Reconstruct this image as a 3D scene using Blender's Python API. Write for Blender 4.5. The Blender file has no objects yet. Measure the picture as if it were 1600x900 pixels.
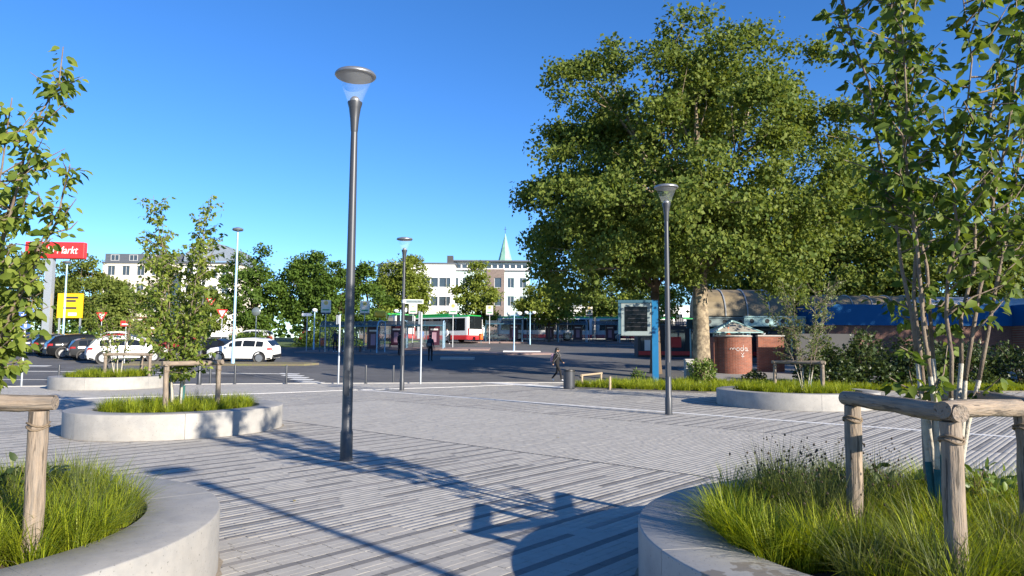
import bpy, bmesh, math, random
import numpy as np
from mathutils import Vector, Matrix, Euler
R = math.radians
PI = math.pi
scene = bpy.context.scene
COL = scene.collection

# ------------------------------------------------------------------ camera
cam_d = bpy.data.cameras.new('camera')
cam_d.sensor_width = 36.0
cam_d.lens = 25.02
cam_d.clip_start = 0.05
cam_d.clip_end = 6000
cam = bpy.data.objects.new('camera', cam_d)
COL.objects.link(cam)
cam.matrix_world = Matrix.Translation((0, 0, 1.7)) @ Matrix.Rotation(R(90 + 4.73), 4, 'X') @ Matrix.Rotation(R(0.35), 4, 'Z')
scene.camera = cam

# ------------------------------------------------------------------ sky, sun, exposure
SUN_EL, SUN_AZ = 19.5, 136.2            # azimuth clockwise from +Y: low evening sun behind the camera on the right
world = bpy.data.worlds.new('World')
scene.world = world
world.use_nodes = True
wn = world.node_tree
sky = wn.nodes.new('ShaderNodeTexSky')
sky.sky_type = 'NISHITA'
sky.sun_disc = False
sky.sun_elevation = R(SUN_EL)
sky.sun_rotation = R(SUN_AZ)
sky.altitude = 100
sky.air_density = 0.8
sky.dust_density = 0.0
sky.ozone_density = 4.5
hs_ = wn.nodes.new('ShaderNodeHueSaturation')
hs_.inputs['Saturation'].default_value = 1.16
hs_.inputs['Hue'].default_value = .506
wn.links.new(sky.outputs[0], hs_.inputs['Color'])
wn.links.new(hs_.outputs[0], wn.nodes['Background'].inputs[0])
wn.nodes['Background'].inputs[1].default_value = 0.11
sd = bpy.data.lights.new('sun', 'SUN')
sd.energy = 5.0
sd.angle = R(0.5)
sd.color = (1.0, 0.90, 0.75)
sun = bpy.data.objects.new('sun', sd)
COL.objects.link(sun)
sun_dir = Vector((math.sin(R(SUN_AZ)) * math.cos(R(SUN_EL)), math.cos(R(SUN_AZ)) * math.cos(R(SUN_EL)), math.sin(R(SUN_EL))))
sun.rotation_euler = sun_dir.to_track_quat('Z', 'Y').to_euler()
scene.view_settings.view_transform = 'Standard'
scene.view_settings.look = 'None'
scene.view_settings.gamma = 1.0
scene.view_settings.use_curve_mapping = False
scene.view_settings.exposure = 1.12
scene.render.engine = 'CYCLES'
scene.cycles.max_bounces = 8
scene.cycles.transparent_max_bounces = 12

# ------------------------------------------------------------------ terrain: flat plaza, the bus station beyond climbs gently
TY = [-4000, 35, 48, 82, 95, 110, 160, 400, 4000]
TZ = [0, 0, .72, 2.15, 2.75, 3.0, 3.5, 4, 4]
def tz(y): return float(np.interp(y, TY, TZ))

# ------------------------------------------------------------------ mesh builder
def lerp(a, b, t): return a + (b - a) * t
class MB:
    def __init__(s): s.v = []; s.f = []; s.m = []
    def add(s, vs, fs, m=0):
        o = len(s.v); s.v += [tuple(p) for p in vs]
        for f in fs: s.f.append(tuple(i + o for i in f)); s.m.append(m)
        return s
    def box(s, c, d, rz=0, m=0, rx=0, ry=0):
        M = Euler((rx, ry, rz)).to_matrix(); c = Vector(c)
        vs = [c + M @ Vector((x * d[0] / 2, y * d[1] / 2, z * d[2] / 2)) for x in (-1, 1) for y in (-1, 1) for z in (-1, 1)]
        return s.add(vs, [(0, 1, 3, 2), (4, 6, 7, 5), (0, 4, 5, 1), (2, 3, 7, 6), (0, 2, 6, 4), (1, 5, 7, 3)], m)
    def bbox(s, c, d, b=.02, rz=0, m=0):
        """box with chamfered vertical and top edges"""
        x, y, z = d[0] / 2, d[1] / 2, d[2] / 2
        def ring(hx, hy, zz, k):
            return [(hx, hy - k, zz), (hx - k, hy, zz), (-hx + k, hy, zz), (-hx, hy - k, zz), (-hx, -hy + k, zz), (-hx + k, -hy, zz), (hx - k, -hy, zz), (hx, -hy + k, zz)]
        rings = [ring(x - b, y - b, -z, b), ring(x, y, -z + b, b), ring(x, y, z - b, b), ring(x - b, y - b, z, b)]
        M = Matrix.Rotation(rz, 3, 'Z'); c = Vector(c)
        return s.loft([[c + M @ Vector(p) for p in r] for r in rings], closed=True, caps=True, m=m)
    def loft(s, rings, closed=True, caps=False, m=0):
        n = len(rings[0]); vs = [p for r in rings for p in r]; fs = []
        for i in range(len(rings) - 1):
            for j in range(n if closed else n - 1):
                k = (j + 1) % n
                fs.append((i * n + j, i * n + k, (i + 1) * n + k, (i + 1) * n + j))
        if caps:
            fs.append(tuple(range(n - 1, -1, -1))); fs.append(tuple((len(rings) - 1) * n + j for j in range(n)))
        return s.add(vs, fs, m)
    def tube(s, pts, rad, n=8, m=0, caps=True):
        pts = [Vector(p) for p in pts]
        if not hasattr(rad, '__len__'): rad = [rad] * len(pts)
        rings = []; ref = None
        for i, p in enumerate(pts):
            d = (pts[min(i + 1, len(pts) - 1)] - pts[max(i - 1, 0)])
            if d.length < 1e-9: d = Vector((0, 0, 1))
            d.normalize()
            if ref is None:
                ref = Vector((1, 0, 0)) if abs(d.x) < .9 else Vector((0, 1, 0))
            a = (ref - d * ref.dot(d)).normalized(); ref = a; b = d.cross(a)
            rings.append([p + (a * math.cos(t) + b * math.sin(t)) * rad[i] for t in [2 * PI * k / n for k in range(n)]])
        return s.loft(rings, True, caps, m)
    def lathe(s, prof, n=20, c=(0, 0, 0), m=0, caps=True):
        rings = [[(c[0] + r * math.cos(2 * PI * k / n), c[1] + r * math.sin(2 * PI * k / n), c[2] + z) for k in range(n)] for r, z in prof]
        return s.loft(rings, True, caps, m)
    def prism(s, poly, z0, z1, m=0):
        return s.loft([[(x, y, z0) for x, y in poly], [(x, y, z1) for x, y in poly]], True, True, m)
    def quad(s, a, b, c, d, m=0): return s.add([a, b, c, d], [(0, 1, 2, 3)], m)
    def build(s, name, mats, parent=None, smooth=False, loc=None):
        me = bpy.data.meshes.new(name)
        me.from_pydata(s.v, [], s.f)
        if not isinstance(mats, (list, tuple)): mats = [mats]
        for k in mats: me.materials.append(k)
        if len(mats) > 1: me.polygons.foreach_set('material_index', s.m)
        if smooth: me.polygons.foreach_set('use_smooth', [True] * len(me.polygons))
        me.validate(); me.update()
        if smooth == 'auto':
            try: me.set_sharp_from_angle(angle=R(40))
            except Exception: pass
        o = bpy.data.objects.new(name, me)
        COL.objects.link(o)
        if parent is not None: o.parent = parent
        if loc: o.location = loc
        return o

def fast_mesh(name, V, T, mats, parent=None, midx=None, smooth=False):
    """V (n,3) verts, T (k,3) triangles or (k,4) quads as numpy arrays"""
    me = bpy.data.meshes.new(name); k = T.shape[1]
    me.vertices.add(len(V)); me.vertices.foreach_set('co', np.ascontiguousarray(V, dtype=np.float32).ravel())
    me.loops.add(T.size); me.loops.foreach_set('vertex_index', np.ascontiguousarray(T, dtype=np.int32).ravel())
    me.polygons.add(len(T)); me.polygons.foreach_set('loop_start', np.arange(0, T.size, k, dtype=np.int32))
    if not isinstance(mats, (list, tuple)): mats = [mats]
    for m in mats: me.materials.append(m)
    if midx is not None: me.polygons.foreach_set('material_index', np.ascontiguousarray(midx, dtype=np.int32))
    if smooth: me.polygons.foreach_set('use_smooth', np.ones(len(T), dtype=bool))
    me.update(calc_edges=True)
    o = bpy.data.objects.new(name, me); COL.objects.link(o)
    if parent is not None: o.parent = parent
    return o

def tag(o, label, cat, group=None):
    o['label'] = label; o['category'] = cat
    if group: o['group'] = group
    return o
def thing(name, label, cat, loc=(0, 0, 0), rz=0, group=None):
    o = bpy.data.objects.new(name, None); COL.objects.link(o)
    o.empty_display_size = .2
    o.location = loc; o.rotation_euler = (0, 0, rz)
    return tag(o, label, cat, group)
def struct(o): o['kind'] = 'structure'; return o
def stuff(o, label=None, cat=None):
    o['kind'] = 'stuff'
    if label: o['label'] = label
    if cat: o['category'] = cat
    return o
def dup(root, loc, rz=0, label=None, scale=None, parent=None):
    c = root.copy(); COL.objects.link(c); c.parent = parent
    if loc is not None: c.location = loc; c.rotation_euler = (0, 0, rz)
    if scale: c.scale = (scale,) * 3
    if label: c['label'] = label
    for ch in list(root.children): dup(ch, None, parent=c)
    return c

# ------------------------------------------------------------------ materials
def nt(name):
    m = bpy.data.materials.new(name); m.use_nodes = True
    t = m.node_tree; b = t.nodes['Principled BSDF']
    return m, t, b
def c4(c): return (c[0], c[1], c[2], 1)
def pm(name, col, rough=.6, metal=0., var=.12, scale=4., bump=0., bscale=60., island=0., spec=.5, stretch=None, col2=None, c2lo=.5, c2hi=.7, c2scale=2., world=False, pits=0., pscale=70., plo=.70, phi=.74):
    """principled with noise mottling, optional second colour in patches, optional relief"""
    m, t, b = nt(name); N = t.nodes.new; L = t.links.new
    b.inputs['Roughness'].default_value = rough; b.inputs['Metallic'].default_value = metal
    b.inputs['Specular IOR Level'].default_value = spec
    tc = N('ShaderNodeTexCoord'); vec = tc.outputs['Object']
    if world: vec = N('ShaderNodeNewGeometry').outputs['Position']
    if stretch:
        mp = N('ShaderNodeMapping'); mp.inputs['Scale'].default_value = stretch
        L(vec, mp.inputs[0]); vec = mp.outputs[0]
    no = N('ShaderNodeTexNoise'); no.inputs['Scale'].default_value = scale; no.inputs['Detail'].default_value = 6; no.inputs['Roughness'].default_value = .65
    L(vec, no.inputs['Vector'])
    mr = N('ShaderNodeMapRange'); mr.inputs[1].default_value = .25; mr.inputs[2].default_value = .75
    mr.inputs[3].default_value = 1 - var; mr.inputs[4].default_value = 1 + var
    L(no.outputs[0], mr.inputs[0]); fac = mr.outputs[0]
    if island:
        g = N('ShaderNodeNewGeometry'); m2 = N('ShaderNodeMapRange'); m2.inputs[3].default_value = 1 - island; m2.inputs[4].default_value = 1 + island
        L(g.outputs['Random Per Island'], m2.inputs[0])
        mu = N('ShaderNodeMath'); mu.operation = 'MULTIPLY'; L(fac, mu.inputs[0]); L(m2.outputs[0], mu.inputs[1]); fac = mu.outputs[0]
    if pits:
        n3 = N('ShaderNodeTexNoise'); n3.inputs['Scale'].default_value = pscale; n3.inputs['Detail'].default_value = 3; L(vec, n3.inputs['Vector'])
        r3 = N('ShaderNodeMapRange'); r3.inputs[1].default_value = plo; r3.inputs[2].default_value = phi; r3.inputs[3].default_value = 1; r3.inputs[4].default_value = 1 - pits; L(n3.outputs[0], r3.inputs[0])
        mu3 = N('ShaderNodeMath'); mu3.operation = 'MULTIPLY'; L(fac, mu3.inputs[0]); L(r3.outputs[0], mu3.inputs[1]); fac = mu3.outputs[0]
    src = None
    if col2:
        n2 = N('ShaderNodeTexNoise'); n2.inputs['Scale'].default_value = c2scale; n2.inputs['Detail'].default_value = 8; n2.inputs['Roughness'].default_value = .7
        L(vec, n2.inputs['Vector'])
        r2 = N('ShaderNodeMapRange'); r2.inputs[1].default_value = c2lo; r2.inputs[2].default_value = c2hi
        L(n2.outputs[0], r2.inputs[0])
        mx = N('ShaderNodeMixRGB'); mx.inputs[1].default_value = c4(col); mx.inputs[2].default_value = c4(col2)
        L(r2.outputs[0], mx.inputs[0]); src = mx.outputs[0]
    sc = N('ShaderNodeVectorMath'); sc.operation = 'SCALE'
    if src: L(src, sc.inputs[0])
    else: sc.inputs[0].default_value = col
    L(fac, sc.inputs['Scale']); L(sc.outputs[0], b.inputs['Base Color'])
    if bump:
        nb = N('ShaderNodeTexNoise'); nb.inputs['Scale'].default_value = bscale; nb.inputs['Detail'].default_value = 5
        L(vec, nb.inputs['Vector'])
        bp = N('ShaderNodeBump'); bp.inputs['Strength'].default_value = bump; bp.inputs['Distance'].default_value = .02
        L(nb.outputs[0], bp.inputs['Height']); L(bp.outputs[0], b.inputs['Normal'])
    return m
def leafmat(name, c1, c2, trans=.35, rough=.45, gloss=.5):
    """leaf colour varies from leaf to leaf, light passes through the blade"""
    m, t, b = nt(name); N = t.nodes.new; L = t.links.new
    g = N('ShaderNodeNewGeometry'); cr = N('ShaderNodeValToRGB')
    cr.color_ramp.elements[0].color = c4(c1); cr.color_ramp.elements[1].color = c4(c2)
    oi = N('ShaderNodeObjectInfo'); ad = N('ShaderNodeMath'); ad.operation = 'ADD'; fr = N('ShaderNodeMath'); fr.operation = 'FRACT'
    L(g.outputs['Random Per Island'], ad.inputs[0]); L(oi.outputs['Random'], ad.inputs[1]); L(ad.outputs[0], fr.inputs[0]); L(fr.outputs[0], cr.inputs[0])
    L(cr.outputs[0], b.inputs['Base Color']); b.inputs['Roughness'].default_value = rough; b.inputs['Specular IOR Level'].default_value = gloss
    tr = N('ShaderNodeBsdfTranslucent'); hs = N('ShaderNodeHueSaturation'); hs.inputs['Hue'].default_value = .485; hs.inputs['Value'].default_value = 1.5; hs.inputs['Saturation'].default_value = 1.1
    L(cr.outputs[0], hs.inputs['Color']); L(hs.outputs[0], tr.inputs[0])
    mx = N('ShaderNodeMixShader'); mx.inputs[0].default_value = trans
    L(b.outputs[0], mx.inputs[1]); L(tr.outputs[0], mx.inputs[2]); L(mx.outputs[0], t.nodes['Material Output'].inputs[0])
    return m
def glassmat(name, col, rough=.05, alpha=.35):
    """thin pane: partly see-through, reflective"""
    m, t, b = nt(name)
    b.inputs['Base Color'].default_value = c4(col); b.inputs['Roughness'].default_value = rough
    b.inputs['Alpha'].default_value = alpha; b.inputs['Specular IOR Level'].default_value = .8
    return m
def brickmat(name, c1, c2, mortar, scale=1., rot=None):
    m, t, b = nt(name); N = t.nodes.new; L = t.links.new
    tc = N('ShaderNodeTexCoord'); br = N('ShaderNodeTexBrick'); mp = N('ShaderNodeMapping')
    mp.inputs['Rotation'].default_value = rot or (R(90), 0, 0)
    L(tc.outputs['Object'], mp.inputs[0]); L(mp.outputs[0], br.inputs[0])
    br.inputs['Color1'].default_value = c4(c1); br.inputs['Color2'].default_value = c4(c2); br.inputs['Mortar'].default_value = c4(mortar)
    br.inputs['Scale'].default_value = scale; br.inputs['Brick Width'].default_value = .25; br.inputs['Row Height'].default_value = .075
    br.inputs['Mortar Size'].default_value = .008; br.inputs['Mortar Smooth'].default_value = .3
    no = N('ShaderNodeTexNoise'); no.inputs['Scale'].default_value = 2.5; no.inputs['Detail'].default_value = 6; L(tc.outputs['Object'], no.inputs[0])
    mr = N('ShaderNodeMapRange'); mr.inputs[3].default_value = .6; mr.inputs[4].default_value = 1.35; L(no.outputs[0], mr.inputs[0])
    sc = N('ShaderNodeVectorMath'); sc.operation = 'SCALE'; L(br.outputs[0], sc.inputs[0]); L(mr.outputs[0], sc.inputs['Scale']); L(sc.outputs[0], b.inputs['Base Color'])
    b.inputs['Roughness'].default_value = .85
    bp = N('ShaderNodeBump'); bp.inputs['Strength'].default_value = .5; bp.inputs['Distance'].default_value = .01; bp.invert = True
    L(br.outputs['Fac'], bp.inputs['Height']); L(bp.outputs[0], b.inputs['Normal'])
    return m

M = {}
M['stone_light'] = pm('paver_light', (.372, .352, .318), .85, world=True, pits=.3, pscale=14, plo=.69, phi=.72, var=.10, scale=9, island=.07, bump=.15, bscale=150, col2=(.318, .302, .275), c2lo=.48, c2hi=.75, c2scale=.6)
M['stone_mid'] = pm('paver_mid', (.235, .22, .205), .85, world=True, var=.12, scale=9, island=.12, bump=.15, bscale=150)
M['stone_dark'] = pm('paver_dark', (.165, .158, .152), .85, world=True, var=.12, scale=9, island=.15, bump=.15, bscale=150)
M['joint'] = pm('joint_sand', (.16, .147, .13), .95, var=.25, scale=30)
M['asphalt'] = pm('asphalt', (.088, .087, .087), .88, var=.2, scale=1.2, bump=.3, bscale=200, col2=(.125, .122, .118), c2lo=.45, c2hi=.7, c2scale=.35)
M['path'] = pm('path_asphalt', (.24, .235, .23), .85, var=.12, scale=1.5, bump=.2, bscale=120)
M['redpave'] = pm('red_pavement', (.24, .17, .155), .85, var=.15, scale=2, bump=.2, bscale=60)
M['white_paint'] = pm('road_paint', (.62, .62, .6), .7, var=.2, scale=14, col2=(.3, .3, .29), c2lo=.6, c2hi=.75, c2scale=5)
M['white_strip'] = pm('white_stone_strip', (.74, .72, .68), .7, var=.1, scale=6)
M['kerb'] = pm('kerb_stone', (.36, .35, .335), .8, var=.15, scale=5)
M['earth'] = pm('dry_earth', (.15, .125, .085), .95, var=.3, scale=3, bump=.5, bscale=30, col2=(.12, .12, .05), c2lo=.45, c2hi=.6, c2scale=3)
M['lawn'] = pm('lawn', (.075, .12, .025), .9, var=.35, scale=4, bump=.6, bscale=25)
M['soil'] = pm('planter_soil', (.045, .035, .025), .95, var=.4, scale=12, bump=.8, bscale=40)
M['concrete'] = pm('planter_concrete', (.32, .305, .28), .7, pits=.45, pscale=55, plo=.66, phi=.70, var=.16, scale=3.5, bump=.06, bscale=25, col2=(.225, .225, .222), c2lo=.42, c2hi=.72, c2scale=1.3)
M['wood'] = pm('weathered_log', (.26, .20, .145), .8, pits=.65, pscale=4.5, plo=.60, phi=.64, var=.4, scale=5, bump=.6, bscale=9, stretch=(9, 9, .9), col2=(.17, .145, .12), c2lo=.40, c2hi=.62, c2scale=3)
M['wood_end'] = pm('log_end', (.36, .28, .19), .85, var=.35, scale=25)
M['rope'] = pm('coir_tie', (.16, .12, .08), .95, var=.3, scale=60)
M['anthracite'] = pm('anthracite_paint', (.05, .054, .063), .42, .25, var=.08, scale=3)
M['alu'] = pm('brushed_metal', (.30, .31, .32), .4, .7, var=.1, scale=6)
M['galv'] = pm('galvanised', (.40, .43, .46), .5, .45, var=.12, scale=8)
M['lamp_under'] = pm('lamp_reflector', (.62, .53, .40), .45, var=.15, scale=14, col2=(.45, .36, .25), c2lo=.5, c2hi=.65, c2scale=10)
M['lamp_glass'] = glassmat('lamp_glass', (.75, .8, .85), .03, .07)
M['pale_blue'] = pm('pale_blue_paint', (.30, .48, .62), .45, .1, var=.08)
M['steel_blue'] = pm('blue_steel_paint', (.045, .115, .16), .4, .2, var=.1)
M['board_blue'] = pm('signal_blue_paint', (.008, .13, .30), .4, var=.08)
M['board_grey'] = pm('cabinet_grey', (.22, .27, .275), .5, var=.06)
M['screen'] = pm('dark_screen', (.006, .007, .009), .12, var=.1, spec=.2)
M['screen_text'] = pm('dim_display_lines', (.035, .03, .03), .3, var=.1)
M['lamp_mirror'] = pm('lamp_mirror', (.16, .13, .10), .35, .3, var=.3, scale=20)
M['booth_glass'] = glassmat('booth_roof_glass', (.42, .38, .32), .25, .75)
M['mirror_back'] = pm('mirror_face', (.16, .19, .19), .2, .3, var=.1)
M['black'] = pm('black_plastic', (.014, .014, .015), .5, var=.1)
M['rubber'] = pm('rubber', (.02, .02, .021), .85, var=.15, scale=20)
M['rim'] = pm('wheel_rim', (.42, .43, .45), .3, .8, var=.05)
M['carglass'] = pm('car_glass', (.012, .015, .018), .06, var=.05, spec=.45)
M['tail'] = pm('tail_lamp', (.30, .012, .012), .2, var=.05)
M['headlamp'] = pm('head_lamp', (.55, .57, .6), .15, .3, var=.05)
M['plate'] = pm('number_plate', (.7, .7, .68), .5, var=.05)
for k, c in dict(car_white=(.78, .78, .77), car_black=(.010, .0105, .012), car_blue=(.018, .03, .085), car_red=(.30, .018, .02), car_grey=(.035, .037, .04), car_silver=(.45, .46, .47), bus_white=(.72, .72, .71), bus_red=(.55, .035, .04), bus_green=(.02, .33, .07)).items():
    M[k] = pm(k, c, .12 if max(c) < .2 else .28, 0, var=.03, spec=.3 if max(c) < .2 else .5)
    M[k].node_tree.nodes['Principled BSDF'].inputs['Coat Weight'].default_value = 0 if max(c) < .2 else .35
M['render_white'] = pm('white_render', (.78, .77, .75), .85, var=.05, scale=.6)
M['render_cream'] = pm('cream_render', (.70, .64, .53), .85, var=.06, scale=.6)
M['mint'] = pm('mint_cladding', (.60, .74, .71), .5, var=.05, scale=.8)
M['metal_roof'] = pm('standing_seam_metal', (.30, .34, .38), .45, .4, var=.1, scale=2)
M['dark_roof'] = pm('dark_roof', (.09, .10, .12), .6, var=.15)
M['copper'] = pm('green_copper', (.25, .46, .36), .6, var=.2, scale=1.5, col2=(.16, .34, .28), c2lo=.5, c2hi=.7, c2scale=.8)
M['winglass'] = pm('window_glass', (.045, .06, .075), .08, var=.2, scale=.5, spec=.8)
M['winframe'] = pm('window_frame', (.5, .5, .5), .5, var=.05)
M['sign_white'] = pm('sign_white', (.75, .75, .74), .5, var=.04)
M['flag_roundel'] = pm('flag_roundel', (.58, .43, .12), .5, var=.05)
M['flag_cream'] = pm('flag_panel', (.60, .58, .50), .5, var=.05)
M['sign_red'] = pm('sign_red', (.60, .03, .03), .45, var=.05)
M['sign_blue'] = pm('sign_blue', (.02, .10, .42), .45, var=.05)
M['sign_yellow'] = pm('sign_yellow', (.80, .47, .01), .5, var=.05)
M['sign_green'] = pm('sign_green', (.02, .25, .10), .5, var=.05)
M['sign_dark'] = pm('sign_print', (.02, .025, .05), .5, var=.05)
M['orange'] = pm('orange_plastic', (.75, .13, .02), .5, var=.08)
M['yellow_box'] = pm('yellow_roof_sign', (.75, .45, .03), .5, var=.1)
M['maroon'] = pm('poster_maroon', (.055, .012, .025), .35, var=.1)
M['shelter_glass'] = glassmat('shelter_glass', (.16, .22, .25), .05, .16)
M['shelter_roof'] = glassmat('shelter_roof_glass', (.05, .065, .075), .2, .85)
M['brick_red'] = brickmat('red_brick', (.25, .08, .045), (.18, .055, .035), (.20, .155, .125))
M['brick_dark'] = brickmat('dark_brick', (.17, .075, .055), (.12, .055, .04), (.16, .13, .11))
M['brick_grey'] = brickmat('grey_brown_brick', (.20, .15, .13), (.16, .12, .11), (.22, .19, .17))
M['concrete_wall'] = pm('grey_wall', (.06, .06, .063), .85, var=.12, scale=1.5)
M['blue_fascia'] = pm('blue_fascia', (.003, .085, .24), .6, spec=.15, var=.06, scale=1)
M['acrylic'] = pm('aged_acrylic', (.21, .165, .095), .5, var=.2, scale=1.6, col2=(.13, .105, .065), c2lo=.42, c2hi=.68, c2scale=2.)
M['corrugated'] = pm('corrugated_sheet', (.5, .5, .5), .5, .2, var=.1)
M['mint_steel'] = pm('mint_steel_paint', (.32, .50, .50), .45, var=.08)
M['bark_plane'] = pm('plane_bark', (.30, .24, .16), .9, var=.3, scale=6, bump=.5, bscale=14, col2=(.16, .125, .085), c2lo=.45, c2hi=.55, c2scale=3.5)
M['bark'] = pm('brown_bark', (.12, .085, .055), .95, var=.35, scale=10, bump=.7, bscale=20, stretch=(4, 4, 1))
M['bark_young'] = pm('young_bark', (.19, .15, .11), .85, var=.3, scale=14, bump=.4, bscale=40, stretch=(3, 3, 1), col2=(.11, .08, .06), c2lo=.5, c2hi=.6, c2scale=7)
M['limewash'] = pm('trunk_whitewash', (.42, .39, .33), .9, var=.15, scale=18, bump=.5, bscale=40, col2=(.24, .20, .15), c2lo=.52, c2hi=.66, c2scale=11)
M['sleeve'] = pm('teal_tree_sleeve', (.014, .085, .08), .7, var=.2, scale=30)
M['leaf_near'] = leafmat('pear_leaf', (.035, .075, .012), (.15, .20, .032), .42, .55, .25)
M['leaf_young'] = leafmat('young_leaf', (.07, .12, .018), (.24, .29, .05), .42, .55, .25)
M['leaf_birch'] = leafmat('birch_leaf', (.06, .09, .02), (.15, .18, .045), .4)
M['leaf_plane'] = leafmat('plane_leaf', (.07, .115, .02), (.175, .21, .042), .36, .6, .2)
M['leaf_lime'] = leafmat('lime_leaf', (.045, .09, .014), (.11, .175, .028), .33, .6, .2)
M['leaf_light'] = leafmat('maple_leaf', (.11, .155, .022), (.24, .28, .05), .38, .6, .2)
M['leaf_olive'] = leafmat('robinia_leaf', (.09, .13, .022), (.20, .24, .05), .38, .6, .2)
M['leaf_dark'] = leafmat('shrub_leaf', (.02, .04, .012), (.07, .10, .025), .25)
M['leaf_bush'] = leafmat('bush_leaf', (.05, .10, .015), (.14, .20, .035), .3)
M['grass'] = leafmat('ornamental_grass', (.088, .145, .012), (.36, .40, .03), .4, .5, .3)
M['grass_dark'] = leafmat('rush_grass', (.05, .075, .02), (.15, .17, .05), .3, .5, .3)
M['grass_dry'] = leafmat('straw', (.20, .17, .07), (.36, .30, .13), .3, .7, .2)
M['seed'] = pm('seed_heads', (.05, .035, .02), .9)
M['skin'] = pm('skin', (.45, .27, .19), .6, var=.05)
M['hair'] = pm('dark_hair', (.012, .01, .009), .5, var=.2)
M['cloth_black'] = pm('black_cloth', (.008, .008, .010), .9, var=.2)
M['cloth_navy'] = pm('navy_cloth', (.02, .028, .05), .9, var=.2)
M['cloth_white'] = pm('white_cloth', (.7, .7, .7), .9, var=.06)
M['cloth_blue'] = pm('blue_cloth', (.10, .20, .42), .9, var=.1)
M['cloth_grey'] = pm('grey_cloth', (.16, .16, .17), .9, var=.1)
M['cloth_pink'] = pm('mauve_cloth', (.36, .22, .28), .85, var=.12)
M['shoe'] = pm('white_shoe', (.75, .75, .75), .6, var=.05)
# ------------------------------------------------------------------ ground, road, plaza
UX, UY = .658, .753                     # plaza axis u (right and away); v = (-UY, UX)
def uv(x, y): return x * UX + y * UY, -x * UY + y * UX
def xy(u, v): return u * UX - v * UY, u * UY + v * UX
EX = [-70, -20, -12, -5, 0, 6, 60]
EY = [16, 28.6, 31.7, 33.2, 34.3, 34.8, 34.8]
def edge(x): return float(np.interp(x, EX, EY))
PLANTERS = [                             # x, y, semi axis along u, semi axis along v
    (-4.25, 4.85, 2.15, 2.15), (3.05, 4.9, 2.16, 2.16), (-6.72, 14.6, 2.05, 1.8), (8.65, 21.85, 2.4, 2.3), (-15.9, 28.5, 2.15, 1.95)]
LAMPS = [(-2.45, 10.75), (4.02, 18.36), (-4.23, 27.71), (-13.5, 31.0), (6.9, -2.2)]

def terrain_sheet(name, x0, x1, ys, dz, mat, yfun=None):
    xs = sorted(set([x0, x1] + [x for x in EX if x0 < x < x1])) if yfun else [x0, (x0 + x1) / 2, x1]
    mb = MB(); V = []; n = len(ys)
    for x in xs:
        for i, y in enumerate(ys):
            yy = yfun(x) if (yfun and i == 0) else y
            V.append((x, yy, tz(yy) + dz))
    F = [(a * n + b, (a + 1) * n + b, (a + 1) * n + b + 1, a * n + b + 1) for a in range(len(xs) - 1) for b in range(n - 1)]
    return mb.add(V, F).build(name, mat)
struct(terrain_sheet('ground', -3000, 3000, TY, -.07, M['lawn']))
struct(terrain_sheet('road', -70, 60, [16, 35, 48, 82, 95, 99], -.02, M['asphalt'], edge))

def slab(name, pts, h, mat, base=-.05, parent=None):
    """raised pad whose top follows the ground"""
    lo = [(x, y, tz(y) + base) for x, y in pts]; hi = [(x, y, tz(y) + h) for x, y in pts]
    return MB().loft([lo, hi], True, True).build(name, mat, parent)
def strip(name, pts, w, h, mat, base=-.03, parent=None):
    """narrow band along a polyline"""
    P = [Vector((x, y, 0)) for x, y in pts]; L, Rr = [], []
    for i, p in enumerate(P):
        d = (P[min(i + 1, len(P) - 1)] - P[max(i - 1, 0)]).normalized(); nrm = Vector((-d.y, d.x, 0)) * w / 2
        L.append(p + nrm); Rr.append(p - nrm)
    mb = MB(); rings = []
    for l, r in zip(L, Rr):
        rings.append([(l.x, l.y, tz(l.y) + base), (l.x, l.y, tz(l.y) + h), (r.x, r.y, tz(r.y) + h), (r.x, r.y, tz(r.y) + base)])
    return mb.loft(rings, True, True).build(name, mat, parent)

M['slot'] = pm('dark_slot', (.05, .05, .05), .8)
# plaza slab (sand bed in the joints) with its stones
pl = MB()
xs = [-70, -45, -20, -12, -5, 0, 6, 60]
for a, b in zip(xs[:-1], xs[1:]):
    pl.quad((a, -14, -.012), (b, -14, -.012), (b, edge(b), -.012), (a, edge(a), -.012))
plaza = struct(pl.build('plaza', M['joint']))
rng = np.random.default_rng(7)
B_, C_, A_ = 8.95, 14.4, 17.1
zones = [(-6, B_ - .025, True), (B_ + .025, C_ - .02, False), (C_ + .02, A_ - .07, True), (A_ + .07, 46, True)]
cu, cv, cl, cm = [], [], [], []
ROW, STL = .09, .28
for j in range(-200, 467):
    v = j * ROW
    for zi, (u0, u1, stripes) in enumerate(zones):
        off = rng.random() * STL
        cuts = np.concatenate([[u0], np.arange(u0 + off + .06, u1 - .05, STL), [u1]])
        c = (cuts[:-1] + cuts[1:]) / 2; l = np.diff(cuts)
        mi = np.zeros(len(c), int)
        if stripes or v > 18.1:
            kind = j % 4
            if kind == 0 or (kind == 2 and rng.random() < .16):
                # broken dark courses: runs of 1 to 6 m with short gaps
                pos = u0 - rng.random() * 3
                while pos < u1:
                    run = rng.uniform(2.5, 11) if kind == 0 else rng.uniform(.6, 3.2)
                    gap = rng.uniform(.2, .9) if kind == 0 else rng.uniform(1.5, 6)
                    mi[(c > pos) & (c < pos + run)] = 2 if rng.random() < .68 else 1
                    pos += run + gap
        if 18.0 < v < 18.12: mi[:] = 2
        cu.append(c); cv.append(np.full(len(c), v)); cl.append(l); cm.append(mi)
cu, cv, cl, cm = map(np.concatenate, (cu, cv, cl, cm))
X = cu * UX - cv * UY; Y = cu * UY + cv * UX
keep = (Y > 1.5) & (np.abs(X) < .78 * Y + 3.5) & (Y < np.interp(X, EX, EY) - .25)
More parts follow.
